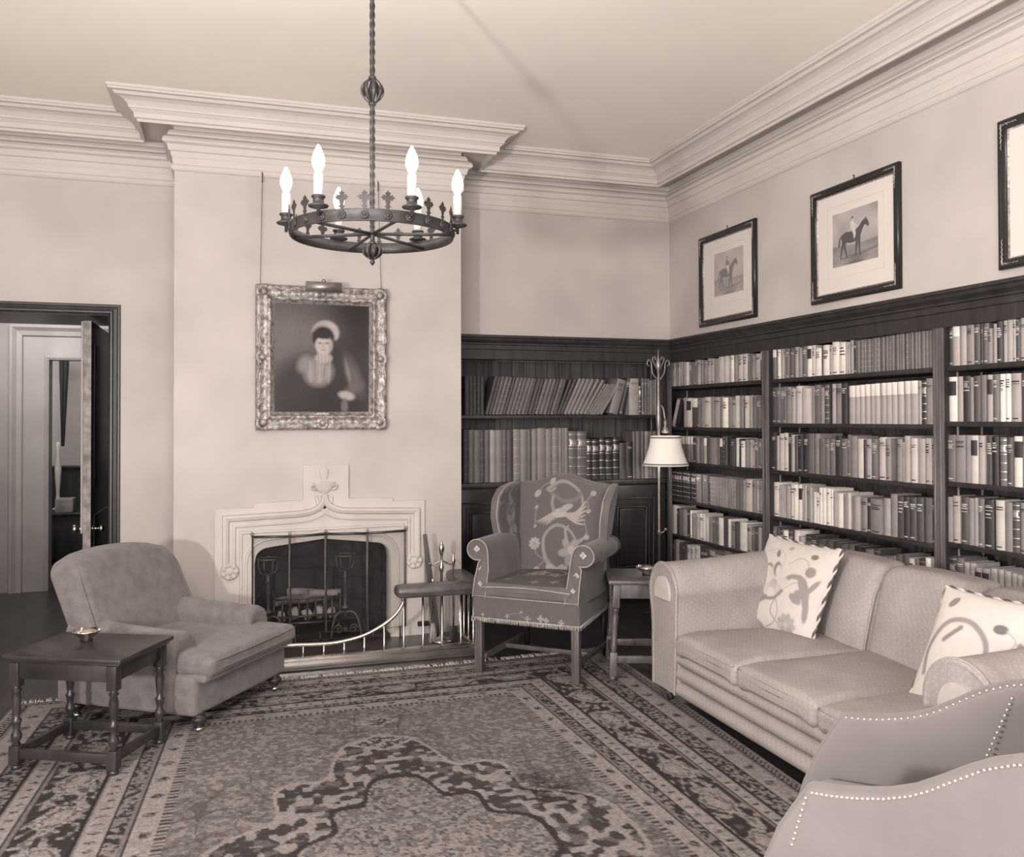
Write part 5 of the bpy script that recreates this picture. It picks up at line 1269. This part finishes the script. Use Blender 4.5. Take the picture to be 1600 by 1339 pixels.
for k in range(24):
    a = base_a+math.radians(-35+15*k); ca, sa = math.cos(a), math.sin(a)
    o = bpy.data.objects.new('rosette', rm); COL.objects.link(o); o.parent = ch; o.location = (R1*ca, R1*sa, 0); o.rotation_euler = (Matrix.Rotation(a, 4, 'Z') @ Matrix.Rotation(PI/2, 4, 'Y')).to_euler()
    if k % 4:
        o = bpy.data.objects.new('cross_ornament', cm); COL.objects.link(o); o.parent = ch; o.location = ((R1+.003)*ca, (R1+.003)*sa, .004); o.rotation_euler = (0, 0, a+PI/2)
    else:
        T_ = Matrix.Translation(((R1+.018)*ca, (R1+.018)*sa, 0))
        b = MB(); b.lathe([(.006, .0), (.006, .022), (.034, .030), (.037, .035), (.033, .038), (.020, .036), (.019, .060), (.025, .064), (.025, .070), (.017, .070)], 20, 0, T_); b.tube([((R1-.002)*ca, (R1-.002)*sa, .010), ((R1+.018)*ca, (R1+.018)*sa, .018)], .006, 6); dp = obj('drip_pan', b, IR, ch)
        b = MB(); b.lathe([(.0165, .068), (.0165, .148), (.012, .150)], 16, 0, T_); obj('candle_tube', b, M['candle'], dp)
        b = MB(); b.lathe([(.010, .148), (.012, .155), (.021, .175), (.024, .192), (.021, .212), (.012, .235), (.004, .250), (0, .253)], 18, 0, T_); obj('bulb', b, M['bulb'], dp)
        l_ = lamp('candle_bulb_light', 'POINT', (-1.03+(R1+.018)*ca, -2.618+(R1+.018)*sa, 2.22+.30), 1.7, .03)

# ================================================================== portrait
pt = thing('portrait', 'oil portrait of a woman in pale bonnet, carved gilt frame, over the fireplace', 'painting', (-.965, -.004, 1.43))
pt.rotation_euler = (math.radians(1.5), 0, 0)
hw, H0, H1 = .430, 0, .955; fw = .118
pr = [(0, 0), (0, -.030), (.006, -.040), (.018, -.046), (.030, -.044), (.044, -.034), (.060, -.030), (.074, -.036), (.084, -.044), (.092, -.044), (.098, -.036), (.102, -.026), (.112, -.024), (.118, -.014), (.118, 0)]
def frame_ring(b, x0, x1, z0, z1, pr, nseg, amp=0, mi=0):
    sides = [((x0, z0), (x1, z0), (0, 1)), ((x1, z0), (x1, z1), (-1, 0)), ((x1, z1), (x0, z1), (0, -1)), ((x0, z1), (x0, z0), (1, 0))]
    for (ax, az), (bx, bz), n in sides:
        P = []
        for i in range(nseg+1):
            t_ = i/nseg; row = []
            L_ = math.hypot(bx-ax, bz-az); dx, dz = (bx-ax)/L_, (bz-az)/L_
            for j, (w, y) in enumerate(pr):
                s_ = w+(L_-2*w)*t_                                     # mitred
                x = ax+dx*s_+n[0]*w; z = az+dz*s_+n[1]*w
                d = amp*(math.sin(x*95+z*41+j)+math.sin(z*120-x*63+2*j)+.7*math.sin((x+z)*210))*(1 if 1 < j < len(pr)-3 else 0)
                row.append((x+n[0]*d*.6, y-abs(d), z+n[1]*d*.6))
            P.append(row)
        b.grid(P, mat=mi)
b = MB(); frame_ring(b, -hw, hw, H0, H1, pr, 90, .0032); fr = obj('carved_frame', b, M['gilt'], pt)
b = MB()
def scr(P, r=.006): b.tube(cr(P, 5), r, 6)
for s in (-1, 1):
    for z0, d in ((.20, 1), (.755, -1)):
        scr([(s*(hw-.012), -.048, .478-d*.0), (s*(hw-.022), -.052, .478-d*.06), (s*(hw-.010), -.052, .478-d*.13), (s*(hw-.028), -.05, .478-d*.22), (s*(hw-.016), -.05, .478-d*.28)], .0065)
    for z0, sg in ((.016, 1), (H1-.016, -1)):
        scr([(s*.05, -.048, z0), (s*.12, -.05, z0+sg*.012), (s*.2, -.05, z0-sg*.002), (s*.27, -.048, z0+sg*.014), (s*.33, -.045, z0+sg*.004)], .0065)
obj('scroll_ornament', b, M['gilt'], fr)
def shell(x, z, r, rot):
    b = MB()
    for k in range(7):
        a = rot+(k-3)*.38; b.ball((x+r*.7*math.cos(a), -.046, z+r*.7*math.sin(a)), r*.30, 6, 0, (1, .7, 1))
    b.ball((x, -.048, z), r*.45, 8, 0, (1, .7, 1)); obj('carved_shell', b, M['gilt'], fr)
for s in (-1, 1):
    for z, q in ((.05, -1), (H1-.05, 1)): shell(s*(hw-.05), z, .055, math.atan2(q, s))
    shell(s*(hw-.045), H1/2, .05, 0 if s > 0 else PI)
shell(0, .045, .045, -PI/2); shell(0, H1-.05, .05, PI/2)
b = MB(); frame_ring(b, -hw+.112, hw-.112, .112, H1-.112, [(0, -.026), (.004, -.022), (.008, -.012), (.010, -.008)], 4); obj('sight_edge', b, M['gilt_worn'], fr)
n1_, n2_ = 170, 200; U, V = np.meshgrid(np.linspace(0, 1, n1_), np.linspace(0, 1, n2_), indexing='ij')
zx = 232+U*723; zy = 1125-V*863
T = .105+.06*m_ell(zx, zy, 330, 520, 260, 330, 0, .8)-.06*m_ell(zx, zy, 880, 500, 200, 420, 0, .8)-.03*m_ell(zx, zy, 560, 270, 500, 120, 0, .6)
E_ = lambda *a: m_ell(zx, zy, *a)
T = lay(T, E_(600, 1050, 380, 330, 0, .35), .045); T = lay(T, E_(760, 800, 150, 260, -.35, .35), .05); T = lay(T, E_(400, 900, 150, 220, .3, .5), .06)
T = lay(T, E_(835, 830, 50, 150, -.35, .6)*.8, .15); T = lay(T, E_(790, 800, 14, 90, -.2, .6)*.7, .25); T = lay(T, E_(840, 930, 70, 40, -.5, .5), .14)
T = lay(T, E_(565, 800, 105, 110, 0, .3), .30); T = lay(T, E_(460, 740, 50, 70, .4, .4), .24)
for k in range(5): T = lay(T, m_line(zx, zy, [(500+k*38, 720), (505+k*34, 880)], 7, .8)*.6, .20 if k % 2 else .38)
T = lay(T, E_(600, 640, 45, 60, 0, .3), .36); T = lay(T, E_(605, 690, 62, 38, 0, .25), .42)
for k in range(4): T = lay(T, m_line(zx, zy, [(560+k*28, 665), (570+k*24, 715)], 6, .8)*.6, .28)
T = lay(T, E_(616, 490, 104, 100, .1, .12)*np.clip((560-zy)/30, 0, 1), .30+.12*np.clip((zx-520)/150, 0, 1)); T = lay(T, E_(600, 526, 84, 88, 0, .15), .035)
T = lay(T, E_(606, 586, 66, 74, 0, .15), .44); T = lay(T, E_(598, 508, 74, 30, .12, .3), .04)
T = lay(T, E_(575, 572, 16, 6, 0, .5)*.8, .10); T = lay(T, E_(630, 572, 16, 6, 0, .5)*.8, .10); T = lay(T, m_line(zx, zy, [(600, 570), (597, 605), (608, 607)], 4, .9)*.5, .26); T = lay(T, E_(602, 628, 18, 5, 0, .5)*.7, .17)
T = lay(T, E_(655, 600, 14, 60, 0, .7)*.5, .22)
T = lay(T, E_(780, 990, 62, 34, .25, .3), .40); T = lay(T, E_(765, 1075, 26, 60, 0, .4), .16)
cw, chh = hw-.116, H1-.232
P = np.stack([-cw+U*2*cw, np.full(U.shape, -.012), .116+V*chh], -1); painted('canvas', P, T*.92, M['canvas'], pt, 'half-length figure of a woman in a bonnet and dark dress')
b = MB(); b.box(-hw+.02, hw-.02, -.011, .0, .02, H1-.02); obj('stretcher_back', b, M['wood'], pt)
b = MB(); b.box(-.045, .045, -.034, -.026, .098, .114, bev=.003); obj('name_plate', b, M['gilt_worn'], fr, label='small blank plate at the foot of the frame')
b = MB(); b.tube([(-.115, -.09, .945), (.115, -.09, .945)], [.034, .034], 16); b.tube([(0, -.01, .95), (0, -.04, .985), (0, -.09, .985)], .007, 6); b.ball((0, -.09, .984), .014, 6); obj('picture_light', b, M['lampmetal'], pt, label='brass tubular picture light at the top')
for x0, x1 in ((-.400, -.388), (.395, .375)):
    b = MB(); b.tube([(x0, -.006, H1-.02), (x1, .018, 1.655)], .0018, 5); obj('hanging_wire', b, M['iron'], pt)
for x in (-1.353, -.590):
    b = MB(); b.tube(cr([(x, -.018, 3.125), (x, -.03, 3.118), (x, -.032, 3.09), (x, -.028, 3.062), (x, -.042, 3.066)], 4), .004, 6)
    tag(obj('picture_hook', b, M['iron']), ('left' if x < -1 else 'right')+' iron picture hook on the cornice edge, holding a portrait wire', 'hook', 'picture hooks of the portrait')

# ================================================================== horse prints on the right wall
def horse_print(label, y0, y1, z0, z1, iy0, iy1, iz0, iz1, seed, jacket):
    t = thing('framed_print', label, 'framed print', (XR-.001, (y0+y1)/2, z0), -PI/2, 'framed horse prints above the bookcase')
    w = (y0-y1)/2; h = z1-z0; lx = lambda y: (y0+y1)/2-y; F_ = .046
    b = MB(); frame_ring(b, -w, w, 0, h, [(0, 0), (0, -.022), (.006, -.028), (.018, -.028), (.026, -.022), (.036, -.024), (.046, -.016), (.046, 0)], 2)
    f = obj('frame', b, M['frame_black'], t)
    rn = random.Random(seed)
    for cx_, cz_ in ((-w, 0), (w, 0), (w, h), (-w, h)):
        b = MB(); sx = 1 if cx_ < 0 else -1; sz = 1 if cz_ == 0 else -1
        for L_, ax in ((.09, 0), (.12, 1)):
            pts = [(cx_+sx*(.024+.004*math.sin(k*2.4)) if ax else cx_+sx*(.02+L_*k/14), -.0275-.001*(k % 2), cz_+sz*((.02+L_*k/14) if ax else .024+.004*math.sin(k*2.4))) for k in range(15)]
            b.tube(pts, [.0055*(1-.6*k/14)*(.6+.4*rn.random()) for k in range(15)], 5)
        obj('worn_corner', b, M['gilt_worn'], f, label='worn pale gilt corner')
    b = MB(); frame_ring(b, -w+.045, w-.045, .045, h-.045, [(0, -.014), (.008, -.010), (.008, -.006)], 2); obj('slip', b, M['gilt_worn'], f, label='narrow grey slip inside the frame')
    b = MB(); b.box(-w+.03, w-.03, -.008, -.001, .03, h-.03); mt = obj('mount', b, M['mount'], t, label='wide pale paper mount')
    n1_, n2_ = 120, 110; U, V = np.meshgrid(np.linspace(0, 1, n1_), np.linspace(0, 1, n2_), indexing='ij')
    hz = .37+.02*np.sin(U*5+seed)
    T = np.where(V > hz, .30+.16*vnoise(U*4+seed, V*3, 5)-.10*(V-.37)*(U), .16+.10*vnoise(U*5, V*9, 6)+.06*(V < .18)*np.sin(U*9))
    T = lay(T, m_line(U, V, [(.2, .13), (.75, .17), (1, .22)], .02, .8)*.7, .09)
    hs = .045
    body = [(.20, .50), (.22, .575), (.30, .61), (.40, .598), (.52, .60), (.60, .66), (.67, .735), (.73, .765), (.745, .79), (.765, .755), (.80, .69), (.815, .625), (.79, .60), (.755, .635), (.715, .655), (.665, .57), (.625, .47), (.60, .42), (.50, .395), (.40, .39), (.30, .42), (.235, .42)]
    T = lay(T, m_poly(U, V, body), hs)
    for L_ in ([(.25, .46), (.215, .33), (.205, .25), (.18, .14)], [(.29, .45), (.275, .33), (.30, .24), (.325, .13)], [(.555, .44), (.535, .30), (.53, .22), (.515, .13)], [(.60, .45), (.60, .30), (.605, .22), (.625, .13)]):
        T = lay(T, m_line(U, V, L_, [.030, .010], .25), hs)
    T = lay(T, m_line(U, V, [(.205, .56), (.165, .50), (.15, .38)], [.014, .02], .4), hs)
    T = lay(T, m_poly(U, V, [(.42, .66), (.41, .76), (.44, .80), (.48, .79), (.50, .70), (.53, .64), (.49, .60)]), jacket)
    T = lay(T, m_poly(U, V, [(.42, .66), (.50, .66), (.525, .56), (.515, .46), (.48, .44), (.47, .54)]), .55); T = lay(T, m_ell(U, V, .455, .83, .022, .028), .40); T = lay(T, m_ell(U, V, .455, .85, .026, .018), .06)
    T = lay(T, m_line(U, V, [(.49, .73), (.56, .66)], .010), jacket); T = lay(T, m_poly(U, V, [(.485, .47), (.525, .47), (.52, .40), (.50, .39)]), .08)
    xa, xb = lx(iy0), lx(iy1); P = np.stack([xa+U*(xb-xa), np.full(U.shape, -.0085), (iz0-z0)+V*(iz1-iz0)], -1)
    T = .62-(.62-T)*(.72 if seed == 1 else .92)
    painted('engraving', P, T, M['print'], mt, 'engraving of a mounted rider on a dark horse facing right')
    b = MB(); m_ = .045
    b.tube([(xa-m_, -.0082, iz0-z0-m_*1.4), (xb+m_, -.0082, iz0-z0-m_*1.4), (xb+m_, -.0082, iz1-z0+m_), (xa-m_, -.0082, iz1-z0+m_)], .0009, 4, closed=True); obj('plate_mark', b, mat('plate_mark', .50, .8), mt)
    b = MB(); b.tube([(0, -.004, h-.002), (0, -.004, h+.022)], .003, 5); b.ball((0, -.006, h+.024), .005, 5); obj('hanging_ring', b, M['iron'], t)
horse_print('framed horse print nearest the room corner, rider in a dark jacket', -.080, -.830, 2.190, 2.866, -.279, -.667, 2.396, 2.712, 1, .08)
horse_print('framed horse print in the middle of the right wall, rider in white', -1.435, -2.182, 2.192, 2.874, -1.624, -2.008, 2.390, 2.705, 2, .56)
horse_print('framed print cut off by the right edge of the photo', -2.819, -3.566, 2.184, 2.877, -3.0, -3.385, 2.39, 2.705, 3, .3)
